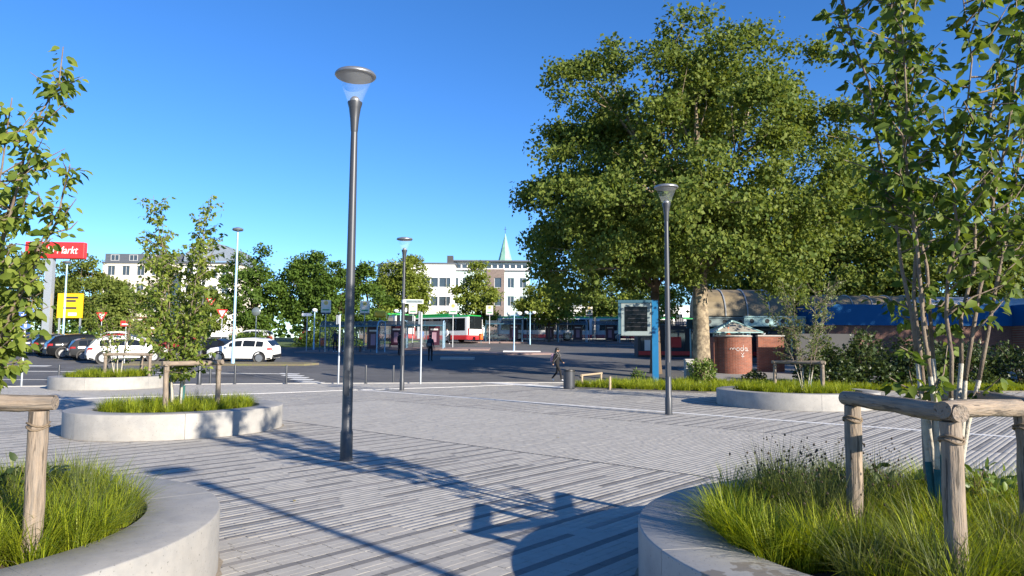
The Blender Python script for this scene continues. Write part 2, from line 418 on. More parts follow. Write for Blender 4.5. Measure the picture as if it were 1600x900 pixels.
for (px, py, a, b) in PLANTERS:
    du = (X - px) * UX + (Y - py) * UY; dv = -(X - px) * UY + (Y - py) * UX
    keep &= (du / (a - .12)) ** 2 + (dv / (b - .12)) ** 2 > 1
far = (-X * UY + Y * UX) > 23.4        # plain slabs beyond the white line
cm[far & (cm > 0)] = 0
cu, cv, cl, cm, X, Y = [k[keep] for k in (cu, cv, cl, cm, X, Y)]
order = np.argsort(X * X + Y * Y + np.where((np.abs(X) > .70 * Y) | (Y < 4.75), 1e4, 0))
cu, cv, cl, cm, X, Y = [k[order] for k in (cu, cv, cl, cm, X, Y)]
hts = rng.normal(0, .0005, len(cu))
smats = [M['stone_light'], M['stone_mid'], M['stone_dark']]
G = .0032; GV = .0014; CH = .0005
def stone_template():
    # unit stone: ring at top (inset by chamfer), ring below
    pass
proto = {}
def stone_mesh(l, m):
    key = (round(l, 2), m)
    if key not in proto:
        hx, hy = key[0] / 2 - G, ROW / 2 - GV
        me = bpy.data.meshes.new('paving_stone')
        v = []
        for k, z in ((0, -.03), (0, -CH), (CH, 0)):
            v += [(-hx + k, -hy + k, z), (hx - k, -hy + k, z), (hx - k, hy - k, z), (-hx + k, hy - k, z)]
        f = [(r * 4 + i, r * 4 + (i + 1) % 4, r * 4 + 4 + (i + 1) % 4, r * 4 + 4 + i) for r in (0, 1) for i in range(4)] + [(8, 9, 10, 11)]
        me.from_pydata(v, [], f); me.materials.append(smats[m]); me.update(); proto[key] = me
    return proto[key]
ang = math.atan2(UY, UX)
for i in range(300):
    o = bpy.data.objects.new('paving_stone', stone_mesh(cl[i], int(cm[i]))); COL.objects.link(o)
    o.location = (X[i], Y[i], hts[i]); o.rotation_euler = (0, 0, ang); o.parent = plaza
# the remaining stones as one mass
n = len(cu) - 300
hu = cl[300:] / 2 - G; hv = np.full(n, ROW / 2 - GV); z = hts[300:]
V = np.zeros((n, 12, 3))
for r, (k, dz) in enumerate(((0, -.03), (0, -CH), (CH, 0))):
    for q, (su, sv) in enumerate(((-1, -1), (1, -1), (1, 1), (-1, 1))):
        u = cu[300:] + su * (hu - k); v = cv[300:] + sv * (hv - k)
        V[:, r * 4 + q, 0] = u * UX - v * UY; V[:, r * 4 + q, 1] = u * UY + v * UX; V[:, r * 4 + q, 2] = z + dz
f = np.array([(r * 4 + i, r * 4 + (i + 1) % 4, r * 4 + 4 + (i + 1) % 4, r * 4 + 4 + i) for r in (0, 1) for i in range(4)] + [(8, 9, 10, 11)])
Fq = (np.arange(n)[:, None, None] * 12 + f[None]).reshape(-1, 4)
stuff(fast_mesh('paving_stones', V.reshape(-1, 3), Fq, smats, plaza, np.repeat(cm[300:], 9)))
# light stone bands set in the paving, and the kerb along the road
p0, p1 = xy(A_, -12), xy(A_, 22.9)
for u_ in (B_, C_): strip('drain_slot', [xy(u_, -12), xy(u_, 17.98)], .045, -.001, M['slot'], parent=plaza)
strip('light_band', [p0, p1], .17, .006, M['white_strip'], parent=plaza)
strip('light_band', [(-40, 9.5), (-15.5, 21.4), (-9.02, 25.4), (-6.2, 27.7), (-2.66, 30.05), (1.2, 33.2)], .16, .006, M['white_strip'], parent=plaza)
strip('light_ramp', [(-1.2, 34.2), (2.3, 30.3)], .75, .012, M['white_strip'], parent=plaza)
kb = struct(strip('kerb', [(x, edge(x)) for x in (-70, -45, -20, -12, -5, 0, 6)], .16, .025, M['kerb'], base=-.1))
# manhole cover beside the near left planter
mh = MB().lathe([(.30, -.01), (.30, .004), (.292, .004), (.288, .001), (.27, .001), (.262, .006), (0.01, .006)], 40)
cover = thing('manhole_cover', 'round pale manhole cover at the foot of the near left planter', 'manhole cover', (-2.30, 4.72, 0))
mh.build('lid', M['white_strip'], cover)
MB().box((.05, .12, .0075), (.06, .02, .003)).build('key_slot', M['anthracite'], cover)

# road paint
def paint(name, label, pts, w, group=None, cat='road marking'):
    return struct(strip(name, pts, w, -.013, M['white_paint'], base=-.0195))
for k in range(6):
    x0, y0 = lerp(-12.0, -9.4, k / 5), lerp(38.6, 33.8, k / 5)
    paint('road_marking', '', [(x0 - .55, y0 + .12), (x0 + .55, y0 - .12)], .42)
paint('road_marking', '', [(-34, 33.5), (-27, 34.5), (-20.5, 34.8)], .14)
paint('road_marking', '', [(-36, 37.5), (-30, 39), (-24, 39.2), (-12.5, 38.6)], .12)
paint('road_marking', '', [(-31, 42.5), (-27.5, 42.6)], .5)
# bus platforms and kerbed islands
PLAT = [[(-17.5, 57.6), (-8.6, 55), (-6.5, 58.5), (-16, 61.6)], [(-9.5, 54.6), (3.5, 57.2), (3.0, 59.2), (-9.5, 57.2)], [(-13, 63.6), (-2, 63.8), (-2, 67), (-13, 67)],
        [(-6, 81.5), (17.5, 81.5), (17.5, 84.5), (-6, 84.5)], [(10, 74), (22, 72), (23, 73.5), (10, 76)]]
for p in PLAT: struct(slab('platform', p, .11, M['redpave']))
struct(slab('traffic_island', [(-.7, 59.3), (2.4, 59.1), (2.4, 59.9), (-.7, 60.2)], .16, M['white_strip']))
struct(slab('traffic_island', [(-5.0, 50.0), (-2.6, 49.8), (-2.6, 50.7), (-5, 50.9)], .14, M['kerb']))
struct(slab('verge', [(-23.5, 43.2), (-12.7, 43.8), (-12.0, 44.6), (-12.8, 45.2), (-23.8, 44.9)], .10, M['earth']))
struct(slab('verge', [(-60, 70), (-18, 68), (-10, 86), (-10, 92), (-60, 92)], .08, M['lawn']))
struct(slab('forecourt', [(9.5, 34.3), (40, 31.5), (60, 40), (60, 62), (11, 62)], .015, M['path'], base=-.015))
BED = [(2.6, 29.9), (4.2, 28.8), (7.4, 27.2), (10.5, 27.4), (14.5, 28.6), (26, 29.4), (40, 29.4), (40, 33.4), (15, 34.2), (9, 35.6), (5.2, 34.6), (3.2, 31.8)]
bed = struct(slab('planting_bed', BED, .05, M['soil'], base=-.02))
strip('bed_edging', BED + [BED[0]], .05, .052, M['joint'], base=-.02, parent=bed)
M['asphalt_new'] = pm('asphalt_repair', (.055, .055, .057), .9, var=.2, scale=2, bump=.3, bscale=200)
for q in ([(-16.5, 36.2), (-13.2, 36.6), (-13.6, 38.0), (-16.7, 37.6)], [(-3.4, 39.0), (2.2, 39.6), (2.0, 40.4), (-3.5, 39.9)], [(-29, 39.8), (-25.5, 40), (-25.7, 41.4), (-29.2, 41.2)]):
    struct(slab('road_patch', q, -.016, M['asphalt_new'], base=-.019))
# ------------------------------------------------------------------ foliage tools
def rotmats(d, nrm):
    """frames with y along d and z close to nrm"""
    d = d / np.linalg.norm(d, axis=1, keepdims=True)
    x = np.cross(d, nrm); x /= (np.linalg.norm(x, axis=1, keepdims=True) + 1e-9)
    z = np.cross(x, d)
    return np.stack([x, d, z], axis=2)
LEAF_V = np.array([(0, 0, 0), (-.27, .28, .07), (0, .33, 0), (.27, .28, .07), (-.23, .64, .05), (0, .68, -.03), (.23, .64, .05), (0, 1.02, -.12)])
LEAF_T = np.array([(0, 2, 1), (0, 3, 2), (1, 2, 5), (1, 5, 4), (2, 3, 6), (2, 6, 5), (4, 5, 7), (5, 6, 7)])
CARD_V = np.array([(0, 0, 0), (-.42, .45, .10), (.0, .5, -.03), (.42, .5, .10), (-.1, 1.0, -.08)])
CARD_T = np.array([(0, 2, 1), (0, 3, 2), (1, 2, 4), (2, 3, 4)])
def leaf_cloud(name, P, D, Nn, S, mat, parent=None, tmpl='card', smooth=False):
    tv, tt = (CARD_V, CARD_T) if tmpl == 'card' else (LEAF_V, LEAF_T)
    Rm = rotmats(D, Nn)
    V = np.einsum('nij,kj->nki', Rm, tv) * S[:, None, None] + P[:, None, :]
    T = (np.arange(len(P))[:, None, None] * len(tv) + tt[None]).reshape(-1, 3)
    return fast_mesh(name, V.reshape(-1, 3), T, mat, parent, smooth=smooth)
def unit(n, r):
    v = r.normal(size=(n, 3)); return v / np.linalg.norm(v, axis=1, keepdims=True)

def big_tree(name, label, loc, lobes, mat, bark, seed, trunk_r, fork_z, nclus, per, leaf, spread=.6, group=None, cat='tree', lean=(0, 0), limbs=14, inner=.5, rz=0, bough=0., perb=10):
    """trunk + limbs + leaf clumps filling the lobes (ellipsoids local to the trunk foot)"""
    r = np.random.default_rng(seed); root = thing(name, label, cat, loc, rz, group)
    lob = np.array(lobes, float); vol = lob[:, 3] * lob[:, 4] * lob[:, 5]
    idx = r.choice(len(lob), nclus * 3, p=vol ** .8 / (vol ** .8).sum())
    d = unit(len(idx), r); rad = inner + (1 - inner) * r.random(len(idx)) ** .45
    # lumpy surface: radius modulated per direction
    lump = 1 + .17 * np.sin(d[:, 0] * 5 + idx * 2.1) * np.cos(d[:, 2] * 6 + idx) + .08 * np.sin(d[:, 1] * 9 + d[:, 0] * 11) + r.normal(0, .07, len(idx))
    C = lob[idx, :3] + d * lob[idx, 3:] * (rad * lump)[:, None]
    # drop clumps buried deep inside another lobe
    deep = np.zeros(len(C), bool)
    for L_ in lob:
        deep |= (((C - L_[:3]) / L_[3:]) ** 2).sum(1) < (inner * .8) ** 2
    C = C[~deep][:nclus]; d = d[~deep][:nclus]; n = len(C)
    if bough:
        nb = n // perb; bc = C[:nb]; outb = d[:nb]; brd = bough * r.uniform(.65, 1.3, nb)
        bi = np.repeat(np.arange(nb), perb); n = len(bi); dd = unit(n, r) + outb[bi] * .45 + np.array([0, 0, .45]); dd /= np.linalg.norm(dd, axis=1, keepdims=True)
        C = bc[bi] + dd * (brd[bi] * (.55 + .5 * r.random(n)))[:, None] * np.array([1.1, 1.1, .75])
    # wood
    wood = MB(); top = Vector((lean[0], lean[1], fork_z))
    fl = [(0, 0, -.3, 1.45), (0, 0, .15, 1.2), (lean[0] * .1, lean[1] * .1, fork_z * .2, 1.0), (lean[0] * .5, lean[1] * .5, fork_z * .6, .88), (lean[0], lean[1], fork_z, .8)]
    wood.tube([p[:3] for p in fl], [trunk_r * p[3] for p in fl], 14)
    wood.build('trunk', bark, root, smooth=True)
    br = MB(); ends = C[r.choice(n, min(limbs * 5, n), replace=False)]
    mains = []
    zt = max(l[2] + l[5] for l in lobes)
    # leading stem
    lead = [top + Vector((0, 0, -.2)), top + Vector((.15, .1, (zt - fork_z) * .35)), top + Vector((-.1, .1, (zt - fork_z) * .8))]
    br.tube(lead, [trunk_r * .75, trunk_r * .45, trunk_r * .08], 8)
    for i in range(limbs):
        e = Vector(C[r.integers(n)]); t0 = r.random() * .45
        s = top.lerp(lead[1], t0); mid = s.lerp(e, .5) + Vector((r.normal(0, .4), r.normal(0, .4), abs(r.normal(0, .6))))
        rr = trunk_r * r.uniform(.2, .36)
        br.tube([s, s.lerp(mid, .5) + Vector((0, 0, .15)), mid, e], [rr, rr * .75, rr * .5, rr * .12], 6, caps=False)
        mains.append((s, mid, e, rr))
    for e in ends[limbs:]:
        e = Vector(e); m_ = min(mains, key=lambda q: min((q[1] - e).length, (q[2] - e).length))
        s = m_[1].lerp(m_[2], r.random() * .6); mid = s.lerp(e, .5) + Vector((r.normal(0, .2), r.normal(0, .2), r.normal(0, .2)))
        br.tube([s, mid, e], [m_[3] * .32, m_[3] * .2, .012], 4, caps=False)
    br.build('limbs', bark, root, smooth=True)
    # leaves
    cen = np.average(lob[:, :3], axis=0, weights=vol)
    sz = spread * r.uniform(.6, 1.35, n)
    P = np.repeat(C, per, 0) + np.clip(r.normal(size=(n * per, 3)), -1.7, 1.7) * np.repeat(sz, per)[:, None] * np.array([1, 1, .7])
    out = P - cen; out /= np.linalg.norm(out, axis=1, keepdims=True)
    N_ = out * .55 + np.array([0, 0, .55]) + r.normal(size=P.shape) * .6
    D_ = out * .4 + r.normal(size=P.shape) * .7 + np.array([0, 0, -.35])
    S_ = leaf * r.uniform(.6, 1.3, len(P))
    cr = leaf_cloud('crown', P, D_, N_, S_, mat, root); stuff(cr)
    return root

def young_tree(name, label, loc, seed, height, nstem, spread, leaf, density, leafm, group=None, singles=0, wash=.75, sleeves=1, base_r=.10, stem_r=.022, low=1.0, az0=0., twig=(.35, .8), wobble=.05, reach=None, bare=0., leaf_from=.45):
    """several slender stems from one foot, short side twigs, leaves strung along them"""
    r = np.random.default_rng(seed); root = thing(name, label, 'tree', loc, 0, group)
    LP, LD, LN, LS = [], [], [], []
    tw = MB()
    for s in range(nstem):
        a = az0 + 2 * PI * s / nstem + r.normal(0, .25); h = height * (1 - .3 * r.random() if s else 1.); sp = spread * r.uniform(.5, 1.1)
        if reach and s in reach: a, sp, h = reach[s]
        pts, rad = [], []; K = 14; wob = r.normal(0, wobble, (K + 1, 2)).cumsum(0) * .6
        for k in range(K + 1):
            t = k / K; q = base_r + sp * (t ** 1.35)
            pts.append(Vector((math.cos(a) * q + wob[k, 0] * t, math.sin(a) * q + wob[k, 1] * t, -.1 + (h + .1) * t)))
            rad.append(max(stem_r * (1 - .86 * t), .0035))
        kw = next((k for k in range(K) if pts[k].z > wash), 0)
        mb = MB()
        if wash > 0 and kw >= 1:
            mb.tube(pts[:kw + 1], [q * 1.06 for q in rad[:kw + 1]], 8, m=1, caps=False)
            mb.tube(pts[kw:], rad[kw:], 8, m=0)
        else: mb.tube(pts, rad, 8)
        st = mb.build('stem', [M['bark_young'], M['limewash']], root, smooth=True)
        if s < sleeves:
            kk = max(2, int(K * .14)); sl = MB().tube(pts[:kk + 1], [q * 1.75 * (1 - .25 * j / kk) for j, q in enumerate(rad[:kk + 1])], 10)
            sl.build('sleeve', M['sleeve'], st, smooth=True)
        # twigs
        ntw = int(h * 6.5 * density ** .5)
        chains = [(pts[int(K * leaf_from):], None)]
        for _ in range(ntw):
            t = low / h + (1 - low / h) * r.random() ** .8
            if t < bare and r.random() < .86: continue
            if t > .97: continue
            p = pts[int(t * K)].lerp(pts[min(int(t * K) + 1, K)], (t * K) % 1)
            ba = a + r.normal(0, 1.3); ln = r.uniform(*twig) * (1.15 - .6 * t)
            d = Vector((math.cos(ba), math.sin(ba), r.uniform(.25, 1.1))).normalized()
            q1 = p + d * ln * .5 + Vector(r.normal(0, .03, 3)); q2 = p + d * ln + Vector((0, 0, r.uniform(-.12, .12) * ln * 2))
            tw.tube([p, q1, q2], [.008, .006, .0025], 4, caps=False)
            chains.append(([p.lerp(q1, .4), q1, q2], d))
        for ch, _ in chains:
            for i in range(len(ch) - 1):
                seg = ch[i + 1] - ch[i]; m_ = max(1, int(seg.length * 34 * density * r.uniform(.5, 1.3)))
                if seg.length < 1e-4: continue
                tt = r.random(m_); base = np.array(ch[i])[None] + tt[:, None] * np.array(seg)[None]
                dirs = unit(m_, r) * np.array([1, 1, .6]) + np.array([0, 0, -.62])
                dirs /= np.linalg.norm(dirs, axis=1, keepdims=True)
                LP.append(base + dirs * .03 + r.normal(0, .012, (m_, 3))); LD.append(dirs)
                LN.append(np.array([.25, -.3, .4]) + r.normal(size=(m_, 3)) * .6); LS.append(leaf * r.uniform(.5, 1.2, m_))
    LP, LD, LN, LS = map(np.concatenate, (LP, LD, LN, LS))
    crown = tw.build('crown', M['bark_young'], root, smooth=True)
    if singles:
        wp = LP + np.array(loc); px = wp[:, 0] / wp[:, 1]; pz = (wp[:, 2] - 1.7) / wp[:, 1]
        dist = np.linalg.norm(wp - np.array([0, 0, 1.7]), axis=1)
        inv = (np.abs(px) < .70) & (pz < .47) & (pz > -.3)
        o_ = np.argsort(dist / LS + np.where(inv, 0, 1e5)); pick = o_[:singles]; rest = o_[singles:]
        me = bpy.data.meshes.new('leaf'); me.from_pydata([tuple(v) for v in LEAF_V], [], [tuple(t) for t in LEAF_T]); me.materials.append(leafm)
        me.polygons.foreach_set('use_smooth', [True] * 8); me.update()
        Rm = rotmats(LD[pick], LN[pick])
        for i, k in enumerate(pick):
            o = bpy.data.objects.new('leaf', me); COL.objects.link(o); o.parent = crown
            mt = Matrix([list(row) for row in Rm[i]]).to_4x4()
            o.matrix_basis = Matrix.Translation(LP[k]) @ mt @ Matrix.Scale(LS[k], 4)
    else: rest = np.arange(len(LP))
    stuff(leaf_cloud('foliage', LP[rest], LD[rest], LN[rest], LS[rest], leafm, crown, 'leaf', True))
    return root

BL_T = np.array([(0, 1, 3), (0, 3, 2), (2, 3, 5), (2, 5, 4), (4, 5, 6)])
def blades(name, tufts, mat, seed, parent=None):
    """tufts: (x, y, z, n blades, length, base radius, droop, width)"""
    r = np.random.default_rng(seed); V = []; cnt = 0
    for (x, y, z, n, ln, br, droop, w) in tufts:
        a = r.random(n) * 2 * PI; q = br * np.sqrt(r.random(n)); L_ = ln * r.uniform(.55, 1.15, n)
        bx, by = x + np.cos(a) * q, y + np.sin(a) * q
        a2 = a + r.normal(0, .6, n); dr = droop * r.uniform(.25, 1.25, n)
        hx, hy = np.cos(a2), np.sin(a2); sx, sy = -hy, hx
        lv = np.zeros((n, 7, 3))
        for k, t in enumerate((0, .4, .75, 1)):
            out = L_ * dr * (.25 * t + .75 * t * t); up = L_ * (t - .45 * dr * t * t)
            wd = w * (1, .85, .55, 0)[k]
            cx, cy, cz = bx + hx * out, by + hy * out, z + up
            if k < 3:
                lv[:, 2 * k] = np.stack([cx - sx * wd, cy - sy * wd, cz], 1); lv[:, 2 * k + 1] = np.stack([cx + sx * wd, cy + sy * wd, cz], 1)
            else: lv[:, 6] = np.stack([cx, cy, cz], 1)
        V.append(lv.reshape(-1, 3)); cnt += n
    V = np.concatenate(V); T = (np.arange(cnt)[:, None, None] * 7 + BL_T[None]).reshape(-1, 3)
    return fast_mesh(name, V, T, mat, parent)

# ------------------------------------------------------------------ planters
def planter(i, label, nseg, a0=0.):
    x, y, a, b = PLANTERS[i]; H = .46
    root = thing('planter', label, 'planter', (x, y, 0), ang, 'round concrete planters on the plaza')
    w = .52 if i < 2 else .48
    for s in range(nseg):
        t0 = a0 + 2 * PI * s / nseg + .0028 / a; t1 = a0 + 2 * PI * (s + 1) / nseg - .0028 / a
        rings = []; K = max(8, 96 // nseg)
        for k in range(K + 1):
            t = lerp(t0, t1, k / K); c, s_ = math.cos(t), math.sin(t)
            prof = [(0, -.03), (0, H - .012), (.004, H - .004), (.012, H), (w - .012, H), (w - .004, H - .004), (w, H - .012), (w, .2)]
            rings.append([((a - d) * c, (b - d) * s_, z) for d, z in prof])
        MB().loft(rings, True, True).build('wall_segment', M['concrete_stained'] if i == 1 else M['concrete'], root, smooth='auto')
    MB().lathe([(max(a, b) - w + .06, .2), (max(a, b) - w + .05, .36), (.9, .40), (.01, .42)], 32).build('soil', M['soil'], root, smooth=True)
    # sand and dirt gathered along the foot of the wall
    rr_ = random.Random(i + 5); ri = []
    for k in range(120):
        t = 2 * PI * k / 120; q = .018 + .03 * rr_.random() ** 2; c, s_ = math.cos(t), math.sin(t)
        ri.append([((a - .02) * c, (b - .02) * s_, .0035), ((a + q) * c, (b + q) * s_, .0035)])
    mb = MB()
    for k in range(120): mb.quad(ri[k][0], ri[k][1], ri[(k + 1) % 120][1], ri[(k + 1) % 120][0])
    mb.build('sand_line', M['earth_pale'], root)
    return root
M['earth_pale'] = pm('swept_sand', (.27, .225, .17), .95, var=.3, scale=20)
# concrete with flaked dark weather patches for the near right planter
cs = pm('planter_concrete_flaked', (.31, .30, .28), .62, pits=.45, pscale=55, plo=.66, phi=.70, var=.14, scale=3.5, bump=.06, bscale=25, col2=(.235, .235, .23), c2lo=.45, c2hi=.7, c2scale=1.3)
t_ = cs.node_tree; N_ = t_.nodes.new; b_ = t_.nodes['Principled BSDF']; src_ = b_.inputs['Base Color'].links[0].from_socket
g_ = N_('ShaderNodeNewGeometry'); ds = N_('ShaderNodeVectorMath'); ds.operation = 'DISTANCE'; ds.inputs[1].default_value = (1.30, 3.95, .46)
t_.links.new(g_.outputs['Position'], ds.inputs[0])
n_ = N_('ShaderNodeTexNoise'); n_.inputs['Scale'].default_value = 5.5; n_.inputs['Detail'].default_value = 7; n_.inputs['Roughness'].default_value = .6
t_.links.new(g_.outputs['Position'], n_.inputs['Vector'])
m1 = N_('ShaderNodeMapRange'); m1.inputs[1].default_value = 0; m1.inputs[2].default_value = .62; m1.inputs[3].default_value = .22; m1.inputs[4].default_value = -.2
t_.links.new(ds.outputs['Value'], m1.inputs[0]); ad_ = N_('ShaderNodeMath'); t_.links.new(m1.outputs[0], ad_.inputs[0]); t_.links.new(n_.outputs[0], ad_.inputs[1])
m2 = N_('ShaderNodeMapRange'); m2.inputs[1].default_value = .57; m2.inputs[2].default_value = .6; t_.links.new(ad_.outputs[0], m2.inputs[0])
mx_ = N_('ShaderNodeMixRGB'); mx_.inputs[2].default_value = (.19, .17, .145, 1); t_.links.new(m2.outputs[0], mx_.inputs[0]); t_.links.new(src_, mx_.inputs[1]); t_.links.new(mx_.outputs[0], b_.inputs['Base Color'])
M['concrete_stained'] = cs
planter(0, 'curved concrete planter filling the bottom left corner, cropped by the frame', 5, 1.05)
planter(1, 'large concrete planter with flaked grey stains on its rim, bottom right', 5, -2.55)
planter(2, 'low round concrete planter crossed by a lamp post shadow on its wall', 6, -1.9)
planter(3, 'round concrete planter beyond the log rails on the right, in front of brick booth', 6, -1.45)
planter(4, 'small distant concrete planter at the kerb near parked cars', 6, -2.3)

def stake_frame(label, loc, posts, top, group='log tree stakes in the planters', r=.054, over=.09, pairs=None):
    """round timber posts joined by half-lapped rails and coir ties; posts local to loc"""
    root = thing('tree_stake_frame', label, 'tree stakes', loc, 0, group)
    rs = random.Random(len(label))
    for (x, y) in posts:
        pr = []
        for k in range(7):
            zz = lerp(-.15, top - .05, k / 6); pr.append((x + rs.uniform(-.006, .006), y + rs.uniform(-.006, .006), zz))
        p = MB().tube(pr, [r * rs.uniform(.95, 1.06) for _ in pr], 14).build('post', M['wood'], root, smooth='auto')
        tie = MB()
        for k in range(2):
            zz = top - .13 - k * .022
            tie.tube([(x + (r + .006) * math.cos(t), y + (r + .006) * math.sin(t), zz + .012 * math.sin(t * 2 + k)) for t in [2 * PI * q / 12 for q in range(13)]], .0065, 5, caps=False)
        tie.build('tie', M['rope'], p, smooth=True)
    n = len(posts)
    for i, (ia, ib) in enumerate(pairs or [(k, (k + 1) % n) for k in range(n)]):
        a = Vector((*posts[ia], top)); b = Vector((*posts[ib], top)); d = (b - a).normalized()
        a2, b2 = a - d * over + Vector((0, 0, .022 * (i % 2))), b + d * (over - .03 * (i % 2)) + Vector((0, 0, -.02 * (i % 2)))
        pts = [a2.lerp(b2, k / 6) + Vector((rs.uniform(-.005, .005), rs.uniform(-.005, .005), rs.uniform(-.006, .006))) for k in range(7)]
        # rail modelled upright then laid over so that the grain follows its length
        ln = (b2 - a2).length
        mb = MB().tube([(rs.uniform(-.005, .005), rs.uniform(-.005, .005), lerp(0, ln, k / 6)) for k in range(7)], [r * rs.uniform(.9, 1.03) * (.93 if k in (0, 6) else 1) for k in range(7)], 14)
        o = mb.build('rail', M['wood'], root, smooth='auto')
        o.matrix_basis = Matrix.Translation(a2) @ (b2 - a2).to_track_quat('Z', 'Y').to_matrix().to_4x4()
    return root
stake_frame('thick weathered log rails and posts around the big right-hand young tree', (0, 0, .36), [(2.38, 3.9), (2.36, 4.98), (3.22, 4.52), (3.26, 5.62)], 1.0, pairs=[(1, 0), (0, 2), (2, 3)])
stake_frame('log post and rail cut off by the left edge of the picture', (0, 0, .36), [(-2.90, 4.42), (-3.95, 4.3), (-4.0, 5.2)], .98, pairs=[(1, 0), (1, 2)])
stake_frame('log stakes and rail in the planter behind the tall lamp post shadow', (0, 0, .36), [(-6.62, 13.75), (-5.95, 14.55), (-7.1, 14.9)], .98, r=.05)
stake_frame('grey log stakes in the planter in front of the brick booth', (0, 0, .36), [(8.2, 22.3), (9.25, 21.3), (9.75, 22.5)], .92, r=.055)
stake_frame('small log stakes in the distant planter by the parked cars', (0, 0, .36), [(-15.9, 28.0), (-14.3, 28.3), (-15.2, 29.4)], .95, r=.06)

young_tree('young_tree', 'multi-stemmed young tree with large glossy leaves towering at the right edge', (2.95, 4.95, .36), 11, 4.9, 9, .7, .092, 1.85, M['leaf_near'], singles=300, sleeves=3, wash=.95, base_r=.035, stem_r=.019, wobble=.085, low=.8, bare=.45, leaf_from=.52,
           twig=(.22, .6), reach={0: (2.75, .85, 4.6), 1: (3.4, .5, 4.3), 2: (1.6, .6, 4.9), 3: (.4, .9, 4.6), 4: (-.5, .75, 4.2), 5: (2.2, .4, 5.0), 6: (-1.0, .35, 3.8), 7: (1.0, .75, 4.7), 8: (.1, 1.25, 4.2)})
young_tree('young_tree', 'young tree with big leaves reaching in from the left edge', (-4.0, 4.85, .36), 23, 3.55, 9, .75, .082, 2.0, M['leaf_young'], singles=300, sleeves=0, stem_r=.024, low=.9, twig=(.2, .45), bare=.3,
           reach={0: (.15, .75, 3.45), 1: (-.35, .68, 2.95), 2: (.5, .55, 2.7), 3: (-.9, .7, 2.5), 4: (.1, .7, 2.3)})
young_tree('young_tree', 'slim young tree with teal ties in the planter left of the tall lamp', (-6.72, 14.45, .36), 31, 4.3, 8, .66, .095, 1.85, M['leaf_young'], sleeves=2, stem_r=.024, low=.6, twig=(.4, .9))
young_tree('young_tree', 'sparse thin-stemmed sapling in front of the brick booth', (9.0, 21.9, .36), 41, 3.6, 8, .95, .07, 1.4, M['leaf_birch'], sleeves=3, stem_r=.014, low=.9, wash=.6)
young_tree('young_tree', 'bushy young tree in the distant planter by the parked cars', (-15.7, 28.6, .36), 51, 3.2, 5, .8, .10, 1.0, M['leaf_young'], sleeves=0, stem_r=.024, low=.7)

# grasses
def tufts_in(i, n, seed, ln, blades_n, droop=.8, w=.003, inset=.62, zz=.38):
    x, y, a, b = PLANTERS[i]; r = np.random.default_rng(seed); out = []
    while len(out) < n:
        u_, v_ = r.uniform(-1, 1, 2)
        if u_ * u_ + v_ * v_ > 1: continue
        du, dv = u_ * (a - inset), v_ * (b - inset)
        px, py = x + du * UX - dv * UY, y + du * UY + dv * UX
        out.append((px, py, zz, int(blades_n * r.uniform(.6, 1.3)), ln * r.uniform(.7, 1.25), .09, droop * r.uniform(.7, 1.2), w))
    return out
t0 = tufts_in(0, 170, 1, .38, 175, .9, inset=.56)
stuff(blades('ornamental_grass', t0, M['grass'], 1), 'bright green grass tufts in the bottom left planter', 'grass')
t1 = tufts_in(1, 180, 2, .40, 175, .95, inset=.56)
stuff(blades('ornamental_grass', t1, M['grass'], 2), 'long bright green grass tufts in the bottom right planter', 'grass')
stuff(blades('ornamental_grass', tufts_in(2, 110, 3, .34, 80, .8, .0045), M['grass'], 3), 'green grass tufts in the planter with the shadow', 'grass')
stuff(blades('ornamental_grass', tufts_in(3, 150, 4, .36, 70, .8, .006), M['grass'], 4), 'green grass tufts in the planter before the brick booth', 'grass')
stuff(blades('ornamental_grass', tufts_in(4, 110, 5, .42, 60, .8, .007), M['grass'], 5), 'green grass tufts in the distant planter by the kerb', 'grass')
rr = np.random.default_rng(9)
def rush(label, spots, ln, n, mat=None, seed=0, w=.0022, heads=True):
    tf = [(x, y, .38, n, ln * rr.uniform(.8, 1.1), .08, .55, w) for x, y in spots]
    o = stuff(blades('rush_grass', tf, mat or M['grass_dark'], seed), label, 'grass')
    if heads:
        mb = MB()
        for x, y in spots:
            for _ in range(26):
                a = rr.random() * 2 * PI; q = rr.uniform(.05, .42); h = .38 + ln * rr.uniform(.6, 1.0) - q * .35
                s = rr.uniform(.006, .011); p = (x + math.cos(a) * q, y + math.sin(a) * q, h)
                mb.add([(p[0], p[1], p[2] - s), (p[0] + s, p[1], p[2]), (p[0], p[1] + s, p[2]), (p[0] - s, p[1], p[2]), (p[0], p[1] - s, p[2]), (p[0], p[1], p[2] + s * 1.6)],
                       [(0, 2, 1), (0, 3, 2), (0, 4, 3), (0, 1, 4), (5, 1, 2), (5, 2, 3), (5, 3, 4), (5, 4, 1)])
        mb.build('seed_heads', M['seed'], o)
        stuff(o.children[0])
    return o
rush('tall dark rush tufts with brown seed heads beside the left log post', [(2.05, 5.25), (2.3, 5.5), (2.6, 5.85), (1.95, 5.6), (2.8, 5.5), (2.15, 5.0), (2.45, 5.2), (2.2, 5.85), (3.0, 5.95)], .66, 170, seed=61)
rush('wispy olive grass around the left log post', [(-3.1, 5.3), (-3.4, 5.7), (-2.9, 4.9), (-3.7, 5.5)], .55, 130, seed=62, heads=False)
rush('straw coloured dry grass among the green tufts on the right', [(2.2, 4.6), (3.3, 4.1), (2.9, 3.9), (3.5, 5.4), (3.9, 4.8)], .5, 40, M['grass_dry'], seed=63, heads=False)
rush('dry grass wisps in the planter left of the tall lamp', [(-7.6, 14.2), (-6.0, 14.9), (-6.6, 15.2)], .5, 60, M['grass_dark'], seed=64, heads=False)

